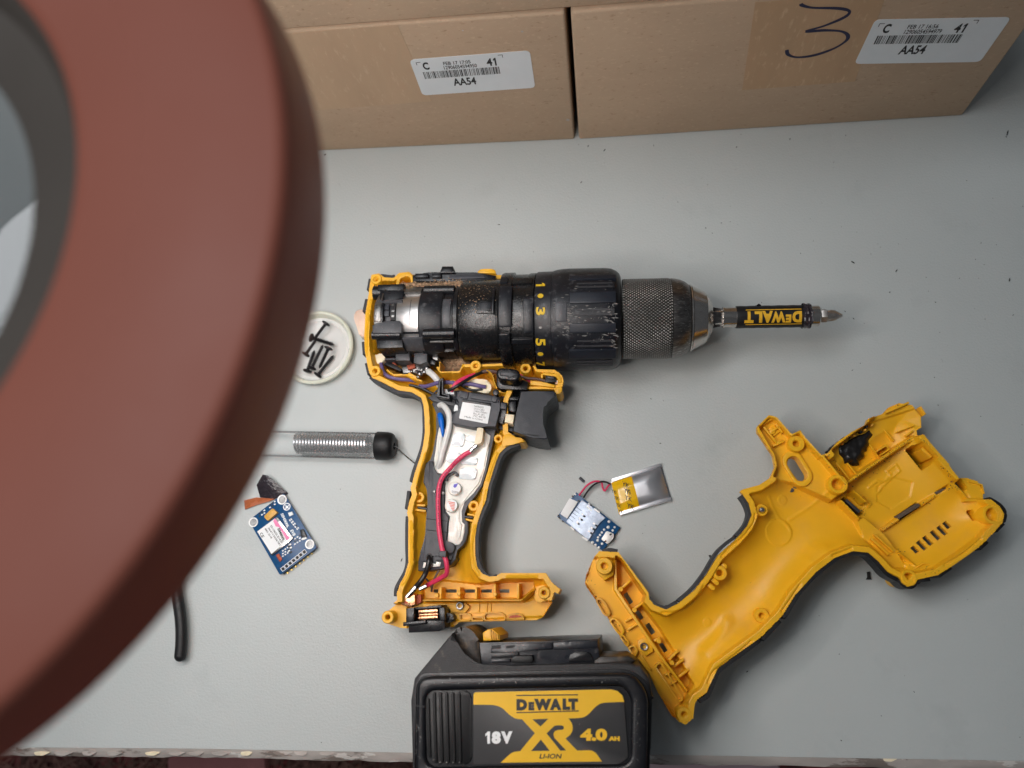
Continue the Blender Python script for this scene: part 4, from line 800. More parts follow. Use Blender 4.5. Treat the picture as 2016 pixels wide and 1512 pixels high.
# raised bits of the motor end
for pts, w, z1 in (([(1767, 850), (1800, 838)], 2, 24.5), ([(1726, 889), (1744, 876), (1752, 884), (1736, 894)], 3, 24), ([(1784, 858), (1798, 848)], 3, 25), ([(1744, 812), (1790, 792)], 4, 27), ([(1812, 800), (1822, 816)], 4, 27), ([(1815, 882), (1834, 900)], 6, 27.5), ([(1900, 985), (1934, 986)], 4, 26), ([(1716, 1060), (1750, 1092)], 4, 25), ([(1722, 1052), (1760, 1086)], 3, 25)): rib2('shell_rib', pts, w, 8, z1)
rnd = random.Random(12)
gp = [(1723, 837), (1722, 848), (1724, 859), (1716, 866), (1714, 878), (1708, 888), (1706, 898), (1697, 904), (1694, 914), (1680, 913), (1668, 910), (1658, 900), (1650, 896), (1645, 884), (1634, 884), (1648, 872), (1658, 864), (1668, 858), (1680, 852), (1690, 846), (1700, 842), (1712, 836)]
gp = [(x+rnd.uniform(-2, 2), y+rnd.uniform(-2, 2)) for x, y in cr(gp, 3, True)]
xs = np.array(WL(gp, 24)); glo, ghi = xs.min(0), xs.max(0); gx, gy = np.meshgrid(np.arange(glo[0], ghi[0], .5), np.arange(glo[1], ghi[1], .5)); di, _, _ = seg_dist(gx, gy, [tuple(q) for q in xs]); ins = inside(gx, gy, [tuple(q) for q in xs])
nz = np.random.RandomState(5).rand(*gx.shape)
for _ in range(16): nz = .5*nz+.125*(np.roll(nz, 1, 0)+np.roll(nz, -1, 0)+np.roll(nz, 1, 1)+np.roll(nz, -1, 1))
nz = (nz-nz.min())/(nz.max()-nz.min()); gz = 19.4+4.2*np.clip(di/3, 0, 1)**.5+1.3*(nz-.5); gz = np.where(ins, gz, 15)
c = ins[:-1, :-1] | ins[1:, 1:]; idx = np.arange(gx.size).reshape(gx.shape); g = G(); g.v = np.c_[gx.ravel(), gy.ravel(), gz.ravel()].tolist()
yy, xx = np.nonzero(c); g.f = np.c_[idx[yy, xx], idx[yy, xx+1], idx[yy+1, xx+1], idx[yy+1, xx]].tolist(); part('black_glue', g, M_goo, h2, 'lumpy glossy black glue patch smeared inside the collar end', sharp=50)
for i in range(14):
    t = i/13; p = (1640+t*75+rnd.uniform(-3, 3), 878-t*42+rnd.uniform(-5, 5)); part('glue_crumb', G().px(circ(p, rnd.uniform(2, 4), 7, rnd.uniform(1.5, 3), rnd.random()*3), 20, 26+rnd.random()*2, .4), M_yelw if i % 2 else M_goo, h2)
for a, b, w_ in (((1767, 1019), (1810, 993), 7), ((1842, 971), (1872, 958), 5)): part('felt_strip', G().ribpx([a, b], w_, 12, 20.1, .2, 0), mat('brown_felt'+str(w_), (.115, .085, .06), .9, var=.4, vs=900), h2)
for pts, w_, z1 in (([(1690, 852), (1716, 880), (1736, 908)], 2.5, 21.5), ([(1736, 840), (1760, 868)], 2.5, 24.5), ([(1640, 902), (1662, 930), (1676, 948)], 3, 22), ([(1655, 895), (1690, 938)], 2.5, 21), ([(1752, 905), (1768, 894), (1784, 916)], 2.5, 16), ([(1724, 1000), (1748, 984), (1756, 992)], 2.5, 15), ([(1700, 975), (1716, 992), (1708, 1000)], 3, 20), ([(1800, 1120), (1818, 1108), (1850, 1116)], 2.5, 25), ([(1862, 1088), (1884, 1070)], 2, 19), ([(1830, 1096), (1852, 1084), (1874, 1090)], 2, 18), ([(1908, 948), (1934, 954), (1938, 972)], 2.5, 26)):
    zt_ = min(z1, np.mean([sh.h(q) for q in pts])+.8); rib2('shell_rib', pts, w_, zt_-4, zt_, bev=.2)
part('gap_shade_strip', G().ribpx([(1817, 868), (1834, 888), (1847, 903), (1852, 916), (1866, 934), (1888, 963)], 6.5, 10, 24.6, .4, 4), M_rubk, h2)  # black strip laid in the gap, stands for the dark seen through it
part('gap_shade_strip', G().ribpx([(1666, 984), (1693, 1008)], 6, 10, 21.5, .4, 0), M_rub, h2); part('gap_shade_strip', G().ribpx([(1781, 890), (1808, 920)], 5.5, 4, 13.5, .3, 0), M_rubk, h2)  # dark strips stand for the shade in the groove and window slot
# rubber grip seen along the outside edges
def grip(parent, pts, w=6, z0=21, z1=ZR-.6, m=M_rub, nm='rubber_grip'): return part(nm, G().ribpx(pts, w, z0, z1, .6), m, parent)
grip(h2, [(1459, 975), (1466, 985), (1473, 1000), (1475, 1014), (1467, 1034), (1449, 1055)]); grip(h2, [(1448, 1057), (1430, 1070), (1410, 1090), (1387, 1128), (1363, 1159), (1335, 1183.5)])
grip(h2, [(1333, 1185), (1312, 1195.5), (1290, 1189), (1279, 1177)]); grip(h2, [(1186, 1085), (1200, 1082), (1216, 1085)], 7)
grip(h2, [(1543, 1217), (1569, 1175), (1580, 1160), (1609, 1130), (1646, 1101.5), (1680, 1088.5), (1707, 1091), (1728, 1110), (1746, 1130), (1768, 1142)], 8, 20, ZR-.6, M_rubk)
grip(h2, [(1501, 1260), (1520, 1240), (1536, 1222)], 8, 20, ZR-.6, M_rubk); grip(h2, [(1497, 1260), (1456, 1291), (1418, 1319), (1405, 1345), (1394, 1369), (1376, 1381)], 8, 20, ZR-.6, M_rubk)
for a, b in (((1977, 1030), (1962, 1045)), ((1945, 1066), (1930, 1080)), ((1874, 1117), (1850, 1134))): rib2('bumper_pad', [a, b], 7, 8, 29, M_rubk, .6)
grip(h2, [(1768, 1142), (1781, 1154), (1797, 1156), (1808, 1145), (1832, 1141)], 6, 18, ZR-1.5, M_rubk); grip(h2, [(1948, 980), (1970, 994), (1980, 1010), (1977, 1028)], 5, 18, ZR-1.5, M_rubk)

g = G(); r = random.Random(77); MUL = 2
for path, sp, n in (([(1626, 890), (1640, 915), (1668, 948)], 5, 120), ([(1636, 884), (1672, 858), (1704, 838)], 4, 90), ([(1668, 952), (1716, 920), (1764, 886), (1800, 862)], 3, 110), ([(1815, 866), (1850, 915), (1889, 964)], 3, 110), ([(1662, 984), (1690, 1006), (1700, 1010)], 4, 70), ([(1740, 1045), (1812, 996), (1874, 958)], 2.5, 80), ([(1770, 1086), (1800, 1118), (1850, 1122)], 5, 40), ([(1154, 1120), (1166, 1166), (1240, 1285)], 6, 70), ([(1700, 1100), (1650, 1100), (1580, 1168)], 5, 40), ([(1760, 800), (1810, 795), (1824, 830)], 4, 70), ([(1716, 930), (1740, 900), (1790, 880)], 9, 60)):
    q = cr(path, 10)
    for i in range(n*MUL):
        c = q[int(r.random()*len(q))]; c = (c[0]+r.gauss(0, sp), c[1]+r.gauss(0, sp))
        try:
            z = sh.h(c); w = W(c, z)
            if sh.D[int(round((w[1]-sh.Y[0, 0])/sh.step)), int(round((w[0]-sh.X[0, 0])/sh.step))] < .8: continue
        except IndexError: continue
        w = W(c, z); s = .08+.30*r.random()**2; v = [(w[0]+s*r.uniform(-1.4, 1.4), w[1]+s*r.uniform(-1.4, 1.4), z+s*r.uniform(-.4, .7)) for _ in range(5)]; g.add(v, [(0, 1, 2), (0, 2, 3), (0, 3, 4), (1, 4, 2)])
part('dirt', g, mat('brown_dirt', (.10, .055, .03), .9, var=.5, vs=900), h2, kind='stuff')
# ================================================================== the opened cordless drill
def c1(X, Y): return (680+X/5.04, 500+Y/5.04)
def c4(X, Y): return (700+X/4.8, 700+Y/4.8)
def c5(X, Y): return (740+X/5.04, 960+Y/5.04)
dr = thing('cordless_drill', 'opened cordless drill with bare motor, black chuck and wired yellow handle half', 'drill', W((960, 800), 0))
S1 = [(731, 541), (746, 538), (757, 546), (774, 547), (786, 537), (806, 535), (813, 541), (975, 541), (1050, 545), (1052, 716), (1058, 727), (1093, 728), (1106, 738), (1110, 749), (1106, 764), (1099, 773), (1088, 766), (1010, 766), (1000, 790), (1000, 850), (1012, 858), (1033, 866), (1030, 871), (1008, 874.5), (995, 881), (984, 892), (977, 908), (970, 930), (962, 956), (957, 985), (947, 1008), (939, 1033), (935.5, 1057), (935.5, 1090), (939, 1115), (950, 1129.5), (964, 1135), (977, 1134), (985, 1128), (1075, 1128), (1086, 1146), (1103, 1160), (1099, 1169), (1091, 1166), (1085, 1187), (1067, 1215), (1053, 1222), (958, 1224.5), (895, 1226), (884, 1236), (794, 1238), (780, 1237), (767, 1233), (755, 1229), (750, 1216), (753, 1205), (770, 1192), (782, 1180), (781, 1167), (787, 1150), (797, 1131), (804, 1107), (803.5, 1079), (804, 1020), (801, 1010), (806, 986), (811, 974), (808, 960), (812, 949), (817, 929), (827, 900), (833, 877), (836.5, 851), (836, 825), (834, 799), (829, 783), (810, 772), (783, 768), (757, 755), (747, 750), (733, 744), (727, 734), (722, 712), (718, 688), (717, 660), (719, 620), (724, 590), (728, 560)]
s1 = WL(S1, ZR); sh = Shell(s1, ZR); X_, Y_ = sh.X, sh.Y; rw = 3.6
dd = np.clip(sh.D-rw, 0, 99)
sh.Z = np.where(sh.D > rw, ZR-2.5-12*np.sqrt(np.clip(1-(1-np.clip(dd/13, 0, 1))**2, 0, 1)), ZR); sh.smooth_bowl(90)
k = sh.m([(738, 556), (783, 551), (800, 545), (815, 552), (1060, 550), (1060, 712), (1000, 712), (905, 720), (850, 745), (790, 735), (752, 722), (733, 690), (733, 610)], ZR) & (sh.D > 2.6); sh.Z[k] = 5
# shelf between motor and switch, with its walls
k = sh.m([(755, 728), (830, 742), (870, 745), (900, 722), (1054, 714), (1056, 730), (1090, 736), (1096, 758), (1085, 764), (1005, 765), (985, 780), (880, 775), (846, 775), (815, 760)], 26) & (sh.D > 2.0); sh.Z[k] = np.minimum(sh.Z[k], 20)
sh.rib([(860, 724), (868, 733), (905, 732), (912, 717)], 6, 29, 0); sh.rib([(864, 730), (866, 712)], 5, 29, 0)
sh.rib([(915, 720), (1050, 716)], 8, 30, 0); sh.rib([(1055, 716), (1058, 730), (1096, 732)], 8, ZR, 0)
sh.rib([(762, 728), (775, 738), (800, 738), (812, 744), (830, 750)], 6, 28.5, 0); sh.rib([(805, 736), (818, 742)], 8, 29, 0)
sh.rib([(958, 728), (968, 736), (973, 752), (978, 764)], 5, 30, 3)
sh.put([(1044, 747), (1092, 755), (1088, 766), (1044, 759)], 27); sh.put([(1044, 757), (1088, 765), (1088, 767), (1044, 762)], 20)
sh.rib([(984, 771), (1021, 774)], 7, 27, 0)
sh.rib([(900, 757), (925, 755)], 4, 24, 0)
# inner wall alongside the grip
for pts in ([(848, 808), (849, 850), (843, 890), (833, 925), (825, 960)],):
    sh.rib(pts, 4, 24, 4)
sh.rib([(985, 862), (1006, 858)], 8, 24, 0)
# rails in the rim
for pts in ([(721, 700), (722, 660), (724, 620), (730, 590)], [(822, 950), (832, 915), (838, 893)], [(960, 945), (969, 915), (978, 892)], [(952, 1000), (958, 965)], [(809, 1027), (810, 1080), (809, 1112), (802, 1133), (792, 1150)], [(934.5, 1035), (930, 1060), (929, 1090), (934, 1115), (943, 1131)], [(998, 1135), (1056, 1134.5)]):
    d, _, _ = seg_dist(X_, Y_, cr(WL(pts, ZR+.5), 5), False); sh.Z += .55*(d < .5)
# foot of the grip
k = sh.m([(828, 1146), (850, 1140), (945, 1150), (985, 1146), (1050, 1143), (1052, 1158), (1026, 1178), (832, 1180)], 20) & (sh.D > 3.2); sh.Z[k] = np.minimum(sh.Z[k], 15)
sh.rib([(832, 1182), (1026, 1182), (1052, 1160)], 5.5, ZR-2, 0)
k = sh.m([(795, 1187), (1030, 1186), (1058, 1178), (1092, 1186), (1070, 1222), (1053, 1230), (797, 1240)], 20); sh.Z[k] = np.where(sh.D[k] > .1, 19, ZR); k &= sh.m([(890, 1222), (1070, 1214), (1070, 1240), (890, 1240)], 19); sh.Z[k] = 18
k = sh.m([(750, 1190), (795, 1190), (795, 1242), (750, 1242)], ZR); sh.Z[k] = 23
for c, l in ((858, 9), (887, 24), (924, 23), (958, 21), (993, 20)): sh.cut(slot((c, 1163.5), l, 6.5, 0), 15)
sh.blur(1)
part('moulded_shell', sh.geo(), M_yel, dr, sharp=40)
def rb(nm, pts, w, z0, z1, m=M_yel, bev=.3, sm=0): return part(nm, G().ribpx(pts, w, z0, z1, bev, sm), m, dr)
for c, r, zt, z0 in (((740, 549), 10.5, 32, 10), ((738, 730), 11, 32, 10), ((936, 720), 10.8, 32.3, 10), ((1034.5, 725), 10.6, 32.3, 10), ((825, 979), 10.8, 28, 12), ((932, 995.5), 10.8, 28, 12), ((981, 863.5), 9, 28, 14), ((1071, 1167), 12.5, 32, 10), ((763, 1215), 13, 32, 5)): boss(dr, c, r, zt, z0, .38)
part('boss_block', G().px(roundpoly([(1054, 1155), (1070, 1152), (1086, 1160), (1088, 1180), (1062, 1186), (1052, 1182)], 3), 8, 26.5, .5), M_yel, dr)
for x, y in ((859, 1172), (903, 1168), (974, 1170)): part('locating_post', G().vlathe(W((x, y), 28), [(MM(4.6, (x, y), 28), 12), (MM(4.4, (x, y), 28), 27.6), (MM(3.6, (x, y), 28), 28), (.01, 28)], 16, cap=False), M_yel, dr)
for x in (867, 904, 937, 974, 1020): rb('cross_rib', [(x, 1149 if x > 960 else 1156), (x, 1179)], 4.5, 12, 26)
# details on the outer rail plate
def ring_(nm, pts, w, z0, z1, m=M_yelw): q = roundpoly(pts, 3, 3); rb(nm, q+[q[0]], w, z0, z1, m, .2)
ring_('rail_loop', [(905, 1209), (924, 1209), (928, 1214), (925, 1221), (905, 1222)], 3.4, 17, 21.5); ring_('rail_loop', [(929, 1215), (950, 1214), (951, 1222), (929, 1222)], 3.2, 17, 21.5)
ring_('rail_loop', [(953, 1210), (960, 1206), (984, 1206), (994, 1212), (994, 1221), (954, 1222)], 3.4, 17, 21.5)
part('worn_rail', G().px(cr([(997, 1220), (998, 1213), (1006, 1208), (1020, 1207), (1030, 1211), (1032, 1221)], 4), 16, 21.3, .4), M_yelw, dr); part('rail_hollow', G().px(cr([(1001, 1217), (1006, 1212), (1018, 1211), (1027, 1214), (1016, 1216)], 4), 20, 21.5), M_copd, dr)
for x in (943, 958, 966): rb('rail_rib', [(x, 1186), (x, 1206)], 2.6, 17, 20)
rb('rail_rib', [(930, 1206), (966, 1206)], 2.4, 17, 20); part('hex_seat', G().px([(887, 1187), (916, 1187), (925, 1195), (916, 1207), (889, 1205), (882, 1196)], 16, 22, .4), M_yelw, dr)
w = W((905, 1192.5), 24); r8 = MM(8.2, (905, 1192), 24); part('nut_insert', G().vlathe(w, [(r8, 20), (r8, 24), (r8*.86, 24.5), (r8*.6, 24.4), (r8*.55, 18), (.01, 18)], 24, cap=False), M_zinc, dr)
part('foot_claw', G().px([(1086, 1150), (1104, 1160), (1100, 1170), (1090, 1164)], 16, ZR-.5, .5), M_yel, dr)
# grips on the outside
grip(dr, [(728, 742), (739, 750), (754, 758), (783, 771.5), (808, 775), (827, 785), (833.5, 801), (834.5, 826), (834.8, 851), (831, 878), (824, 900), (814, 928), (809, 948)])
grip(dr, [(804.5, 966), (802, 985), (799.5, 1002)]); grip(dr, [(801.5, 1016), (800.5, 1040), (800.5, 1079), (801, 1107), (796.5, 1126), (787, 1143), (779.5, 1158), (778, 1174)])
grip(dr, [(1022, 873), (1005, 879), (993, 887), (986, 896), (979, 911), (972, 933), (964, 958), (959, 986), (949, 1010), (941, 1034), (938, 1058), (938, 1090), (942, 1114), (952, 1130), (966, 1137), (977, 1135)], 8, 21, ZR-.8)
for a in ([(729, 548), (725, 570)], [(722, 588), (716.5, 613)], [(715, 672), (717, 697)], [(721, 714), (726, 736)]): rb('bumper_pad', a, 7, 20, 29, M_rub, .6)
rb('bumper_pad', [(748, 542), (757, 545), (768, 546.5), (777, 543)], 7, 8, 30, M_rub, .5)
part('silicone_lump', G().px(cr([(699, 612), (714, 608), (720, 620), (719, 658), (709, 662), (701, 640), (697, 628)], 4, True), 12, 22, 2.5, seg=3), M_slk, dr)
# ---- motor, gear case and chuck along one axis
AX0, AX1 = (730, 637), (1660, 621)
def axp(px): return (px, AX0[1]+(px-AX0[0])*(AX1[1]-AX0[1])/(AX1[0]-AX0[0]))
ZC = 31.0; A0 = np.array(W3(axp(700), ZC)); A1 = np.array(W3(axp(1700), ZC)); AL = np.linalg.norm(A1-A0); AU = (A1-A0)/AL; AV = np.array([-AU[1], AU[0], 0])
def axmm(px): return (np.array(W3(axp(px), ZC))-A0)@AU
RS = MM(1, (1000, 632), ZC)*.945
def axr(px, r):
    """axial place whose ring of radius r (mm) is seen at px along the lit top of the body"""
    x = axmm(px)
    for _ in range(4):
        th = .35; q = A0+AU*x-AV*r*math.sin(th)+np.array([0, 0, r*math.cos(th)]); x += (px-P(*q)[0])*RS
    return x
def turn(nm, prof, m, parent=dr, seg=72, sharp=35, lab=None, uv=False): return part(nm, G().lathe(A0, A1, [(axr(x, max(r, max(q[1] for q in prof)*.8)*RS), r*RS) for x, r in prof], seg, uv=uv), m, parent, lab, sharp)
def surf(px, py, r):
    """point on the cylinder of radius r (mm) seen at this photo point -> (mm along the axis, angle)"""
    best = None
    for k in range(-95, 96):
        th = math.radians(k); x = axmm(px)
        for _ in range(3):
            q = A0+AU*x-AV*r*math.sin(th)+np.array([0, 0, r*math.cos(th)]); p = P(*q); x += (px-p[0])*RS
        e = abs(p[1]-py)
        if (best is None or e < best[0]) and math.cos(th) > -.1: best = (e, x, th)
    return best[1], best[2]
def onaxis(x, th, r): return tuple(A0+AU*x-AV*r*math.sin(th)+np.array([0, 0, r*math.cos(th)]))
def plate(nm, x0, x1, y0, y1, r0, r1, m, parent=dr, n=8, bev=0, lab=None):
    """curved plate standing proud of the cylinder: photo box x0..x1, y0..y1, radii in px"""
    ra, rb_ = r0*RS, r1*RS; xm = (x0+x1)/2; xa, _ = surf(x0, (y0+y1)/2, rb_); xb, _ = surf(x1, (y0+y1)/2, rb_); _, t0 = surf(xm, y0, rb_); _, t1 = surf(xm, y1, rb_)
    bm = bmesh.new(); V = {}
    for i in range(n+1):
        th = t0+(t1-t0)*i/n
        for a, x in enumerate((xa, xb)):
            for b, r in enumerate((ra, rb_)): V[i, a, b] = bm.verts.new(onaxis(x, th, r))
    for i in range(n):
        bm.faces.new((V[i, 0, 1], V[i, 1, 1], V[i+1, 1, 1], V[i+1, 0, 1])); bm.faces.new((V[i, 0, 0], V[i, 0, 1], V[i+1, 0, 1], V[i+1, 0, 0])); bm.faces.new((V[i, 1, 1], V[i, 1, 0], V[i+1, 1, 0], V[i+1, 1, 1]))
    for i in (0, n): bm.faces.new((V[i, 0, 0], V[i, 1, 0], V[i, 1, 1], V[i, 0, 1]))
    bmesh.ops.recalc_face_normals(bm, faces=list(bm.faces))
    if bev: bmesh.ops.bevel(bm, geom=[e for e in bm.edges if len(e.link_faces) == 2 and e.calc_face_angle(0) > 1], offset=bev, segments=2, profile=.5, affect='EDGES', clamp_overlap=True)
    return part(nm, G().bm(bm), m, parent, lab)
turn('rear_bell', [(736, 40), (736, 58), (738, 62), (752, 63), (753, 50)], M_zinc)
turn('commutator', [(752, 50), (778, 50)], M_blk); turn('commutator_ring', [(758, 54), (769, 54)], M_gry)
turn('motor_can', [(779, 50), (779, 64.3), (780, 65), (822, 65), (823, 64)], M_can)
turn('magnet_ring', [(823, 60), (823, 68), (824, 69), (866, 69), (868, 68), (868, 60)], M_clut)
turn('motor_flange', [(868, 60), (868, 63), (889, 63), (889, 68), (891, 72), (898, 72), (899, 68)], M_blk)
turn('gear_case', [(899, 70), (900, 79), (903, 81), (972, 81), (979, 80), (980, 77)], M_blkg)
turn('torque_housing', [(980, 80), (980, 92), (984, 94), (1004, 94), (1006, 90), (1034, 90), (1038, 92), (1049, 92), (1051, 90)], M_blkg)
turn('clutch_ring', [(1051.5, 86), (1051.5, 93), (1053, 94), (1084, 94.5)], M_clut, uv=True)
col = turn('chuck_collar', [(1084, 90), (1084.5, 95), (1092, 97), (1104, 98.5), (1118, 99), (1192, 98.5), (1204, 97), (1214, 93), (1221, 87), (1224, 80), (1224, 72)], M_clut, seg=120)
plate('worn_facet', 1093, 1116, 594, 634, 92, 101, M_gry2, col, bev=.3)
RC = 100
for k, (y0, y1) in enumerate(((541, 549), (573, 596), (636, 656), (689, 707))): plate('grip_pad', 1121, 1213, y0, y1, 90, 101.6, M_trig, col, bev=.45)
for y in (557, 565, 609, 619, 671, 681, 713, 719): plate('grip_ridge', 1136, 1206, y-1.4, y+1.4, 90, 100.6, M_rub, col, n=2)
for y in (560.5, 614, 675.5): plate('grip_ridge', 1122, 1210, y-6.5, y+6.5, 90, 99.3, M_clut, col, n=4)
sleeve = turn('chuck_sleeve', [(1226, 60), (1226, 74), (1228, 76.5), (1322, 76.5), (1326, 75)], M_knurl, seg=120, uv=True)
turn('chuck_shoulder', [(1326, 70), (1326.5, 76), (1334, 75.5), (1346, 73), (1355, 69), (1362, 63.5), (1365, 60)], M_stld, seg=96)
turn('chuck_rim', [(1364, 58), (1364, 63.5), (1367, 63.5), (1368, 60)], M_stl, seg=96)
turn('chuck_nose', [(1367, 58), (1368, 62), (1393, 49.5), (1394, 47), (1395.5, 46.6), (1402, 39), (1403, 36), (1406, 33), (1408.5, 27), (1408.5, 20), (1404, 18)], M_stl, seg=96)
for a in (20, 140, 260):
    th = math.radians(a); x0, x1 = axr(1398, 40*RS), axr(1426, 16*RS); g = G(); r0, r1 = 22*RS, 18*RS
    v = [onaxis(x, th+s, r) for x, rr in ((x0, 22*RS), (x1, 16*RS)) for s, r in ((-.62, rr), (.62, rr), (.5, 9*RS), (-.5, 9*RS))]
    g.add(v, [(0, 1, 2, 3), (4, 7, 6, 5), (0, 4, 5, 1), (1, 5, 6, 2), (2, 6, 7, 3), (3, 7, 4, 0)]); part('chuck_jaw', g, M_stld, dr)
g = G(); r = random.Random(31)
for i in range(210):
    px, py = r.choice([(r.gauss(1118, 5), r.uniform(600, 668)), (r.uniform(1118, 1218), r.choice([602, 627, 630, 661]) + r.gauss(0, 2.5)), (r.uniform(1092, 1120), r.gauss(620, 18)), (r.gauss(1208, 5), r.uniform(590, 690)), (r.uniform(1120, 1210), r.uniform(560, 700))])
    x, th = surf(px, py, 100*RS); l = .15+1.5*r.random()**2; a = r.uniform(-.5, .5); rr = (100.9 if px > 1118 else 99.2)*RS
    g.add([onaxis(x-l, th-.004, rr), onaxis(x, th+.006+.01*r.random(), rr+.06), onaxis(x+l, th+a*.02, rr), onaxis(x, th-.012, rr)], [(0, 1, 3), (1, 2, 3)])
part('scuff', g, mat('pale_scuff', (.17, .165, .16), .8, var=.4, vs=900), dr, kind='stuff')
g = G()
for i in range(150):
    px, py = r.choice([(r.uniform(1230, 1322), r.uniform(570, 690)), (r.gauss(1310, 8), r.gauss(665, 12)), (r.gauss(1240, 6), r.uniform(570, 650))]); x, th = surf(px, py, 76.5*RS); l = .1+.5*r.random()**2; rr = 76.75*RS
    g.add([onaxis(x-l, th-.01, rr), onaxis(x, th+.012, rr+.05), onaxis(x+l, th+.004, rr), onaxis(x, th-.012, rr)], [(0, 1, 3), (1, 2, 3)])
part('scuff', g, MATS['pale_scuff'], dr, kind='stuff')
# torque numbers printed round the ring
rc = 95.3*RS
def wrap(nm, s, py, w, h, m, bold=.04, kind='t'):
    x, th = surf(1064, py, rc)
    if kind == 't':
        v, f = sliced(*text_raw(s, bold), 5); pts = [onaxis(x+(b-.5)*h*RS, th+(a-.5)*w/94.7, rc) for a, b in v]
    else:
        c = circ((0, 0), 1, 18); pts = [onaxis(x+a*h/2*RS, th+b*w/2/94.7, rc) for a, b in c]; f = [tuple(range(18))]
    part(nm, G().add(pts, f), m, dr)
M_num = mat('torque_number_yellow', (.72, .47, .02), .5, var=.1, vs=300, spots=(((.2, .16, .06), 1200, .58, .66, .7),))
wrap('torque_number', '1', 560, 9, 17, M_num); wrap('torque_dot', '', 582.5, 9.5, 11, M_num, kind='d'); wrap('torque_number', '3', 612, 15, 17, M_num); wrap('torque_dot', '', 645, 4, 6, M_zinc, kind='d')
wrap('torque_number', '5', 674, 15, 18, M_num); wrap('torque_dot', '', 697.5, 9.5, 11, M_num, kind='d'); wrap('torque_number', '7', 717, 17, 16, M_num)
# clips and bosses around the motor
def hbar(nm, x0, x1, y, r, z, m, seg=18): 
    a, b = np.array(W3((x0, y), z)), np.array(W3((x1, y-(x1-x0)*.017), z)); L = np.linalg.norm(b-a); rr = MM(r, (x0, y), z)
    return part(nm, G().lathe(a, b, [(0, rr-.5), (.4, rr), (L-.4, rr), (L, rr-.5)], seg), m, dr)
hbar('screw_tube', 736, 793, 577, 13, 41, M_blk); part('brush_cap', G().px([(743, 560), (795, 558), (795, 572), (743, 572)], 34, 46, .8), M_blk, dr)
part('brush_cap', G().px([(747, 572), (795, 571), (794, 589), (770, 592), (748, 592)], 38, 49.3, .8), M_blk, dr)
hbar('screw_tube', 835, 896, 572, 8.5, 45, M_blk); part('tube_web', G().px([(834, 565), (896, 563), (896, 572), (834, 572)], 38, 46, .5), M_blk, dr)
hbar('screw_tube', 833, 896, 657.5, 9, 49, M_blk); plate('tube_web', 834, 896, 648, 666, 60, 73, M_clut, bev=.3); plate('tube_web', 834, 896, 664, 676, 60, 70, M_blk, bev=.3)
part('brush_clip', G().px([(742, 638), (756, 632), (786, 631), (791, 637), (790, 655), (733, 656), (733, 640)], 40, 51.0, .6), M_gry2, dr)
hbar('screw_tube', 733, 790, 660, 8.5, 47, M_blk); part('brush_clip', G().px([(740, 664), (792, 663), (793, 684), (742, 686)], 26, 46, .7), M_blk, dr)
plate('can_band', 793, 833, 665, 692, 58, 70, M_gry2, bev=.3); part('lead_block', G().px([(778, 694), (806, 693), (807, 710), (779, 710)], 22, 34, .6), M_gry2, dr)
part('lead_block', G().px([(815, 695), (841, 692), (841, 712), (826, 718), (814, 714)], 22, 34, .6), M_gry2, dr); part('lead_block', G().px([(846, 678), (894, 676), (894, 692), (858, 694), (846, 690)], 22, 36, .6), M_blk, dr)
hbar('steel_bar', 846, 894, 673, 2.6, 45, M_zinc, 10); part('brush_frame', G().px([(757, 705), (779, 704), (779, 708), (757, 709)], 18, 30, .3), M_gry, dr)
plate('brush_window', 748, 754, 595, 633, 55, 66, M_blk, bev=.2); plate('brush_window', 769, 778, 592, 630, 45, 64, M_ink_shade)
for y in (604, 617): plate('brush_holder', 755, 766, y-6, y+5, 50, 60, M_gry, bev=.2)
for y in (600, 612, 622): plate('winding_slot', 771, 776, y-2, y+2, 60, 65.5, M_zinc)
plate('can_seam', 806, 807.2, 590, 640, 64, 65.25, M_gry2); plate('flange_recess', 870, 886, 588, 644, 60, 66, M_gry2, bev=.3); plate('flange_slot', 866, 870, 574, 652, 60, 66.5, M_ink_shade)
plate('case_plate', 938, 973, 590, 616, 76, 86, M_blkg, bev=.4); plate('case_label', 944, 968, 594, 610, 80, 87.2, M_clut, bev=.2); plate('case_rib', 968, 973, 568, 618, 76, 87, M_blk, bev=.3)
plate('torque_plate', 981, 1007, 562, 645, 88, 97.5, M_clut, n=14, bev=.4); plate('torque_lug', 983, 1004, 657, 678, 88, 99, M_blk, bev=.5); plate('torque_lug', 1007, 1050, 668, 678, 86, 96, M_blk, bev=.5); plate('torque_step', 1030, 1050, 585, 656, 86, 95, M_clut, n=12, bev=.3)
plate('torque_lug', 985, 1000, 545, 556, 86, 97, M_clut, bev=.4); plate('torque_lug', 1008, 1048, 547, 558, 86, 96, M_blkg, bev=.4)
hbar('case_pin', 904, 976, 684, 3, 38, M_blk, 10); hbar('case_pin', 988, 1050, 691, 11, 30, M_blk)
plate('can_cover', 797, 834, 556, 575, 60, 71, M_zinc, bev=.3); plate('can_notch', 793, 834, 574, 577.5, 60, 67, M_blk); plate('can_notch', 791, 834, 653, 658, 60, 66.5, M_blk)
plate('bell_lip', 736, 750, 593, 634, 55, 67, M_zinc, bev=.4); plate('bell_web', 741, 792, 590, 595, 55, 67, M_gry2, bev=.3); plate('cap_ring', 753, 756, 566, 590, 60, 72, M_zinc, bev=.2)
for x, y in ((846, 696), (857, 704), (852, 713)): part('lead_block', G().px(slot((x, y), 11, 8, 20), 16, 30, .5), M_zinc if y == 704 else M_blk, dr)
part('lead_strip', G().px([(757, 712), (775, 716), (792, 727), (788, 732), (768, 722), (756, 718)], 16, 25, .4), M_blk, dr)
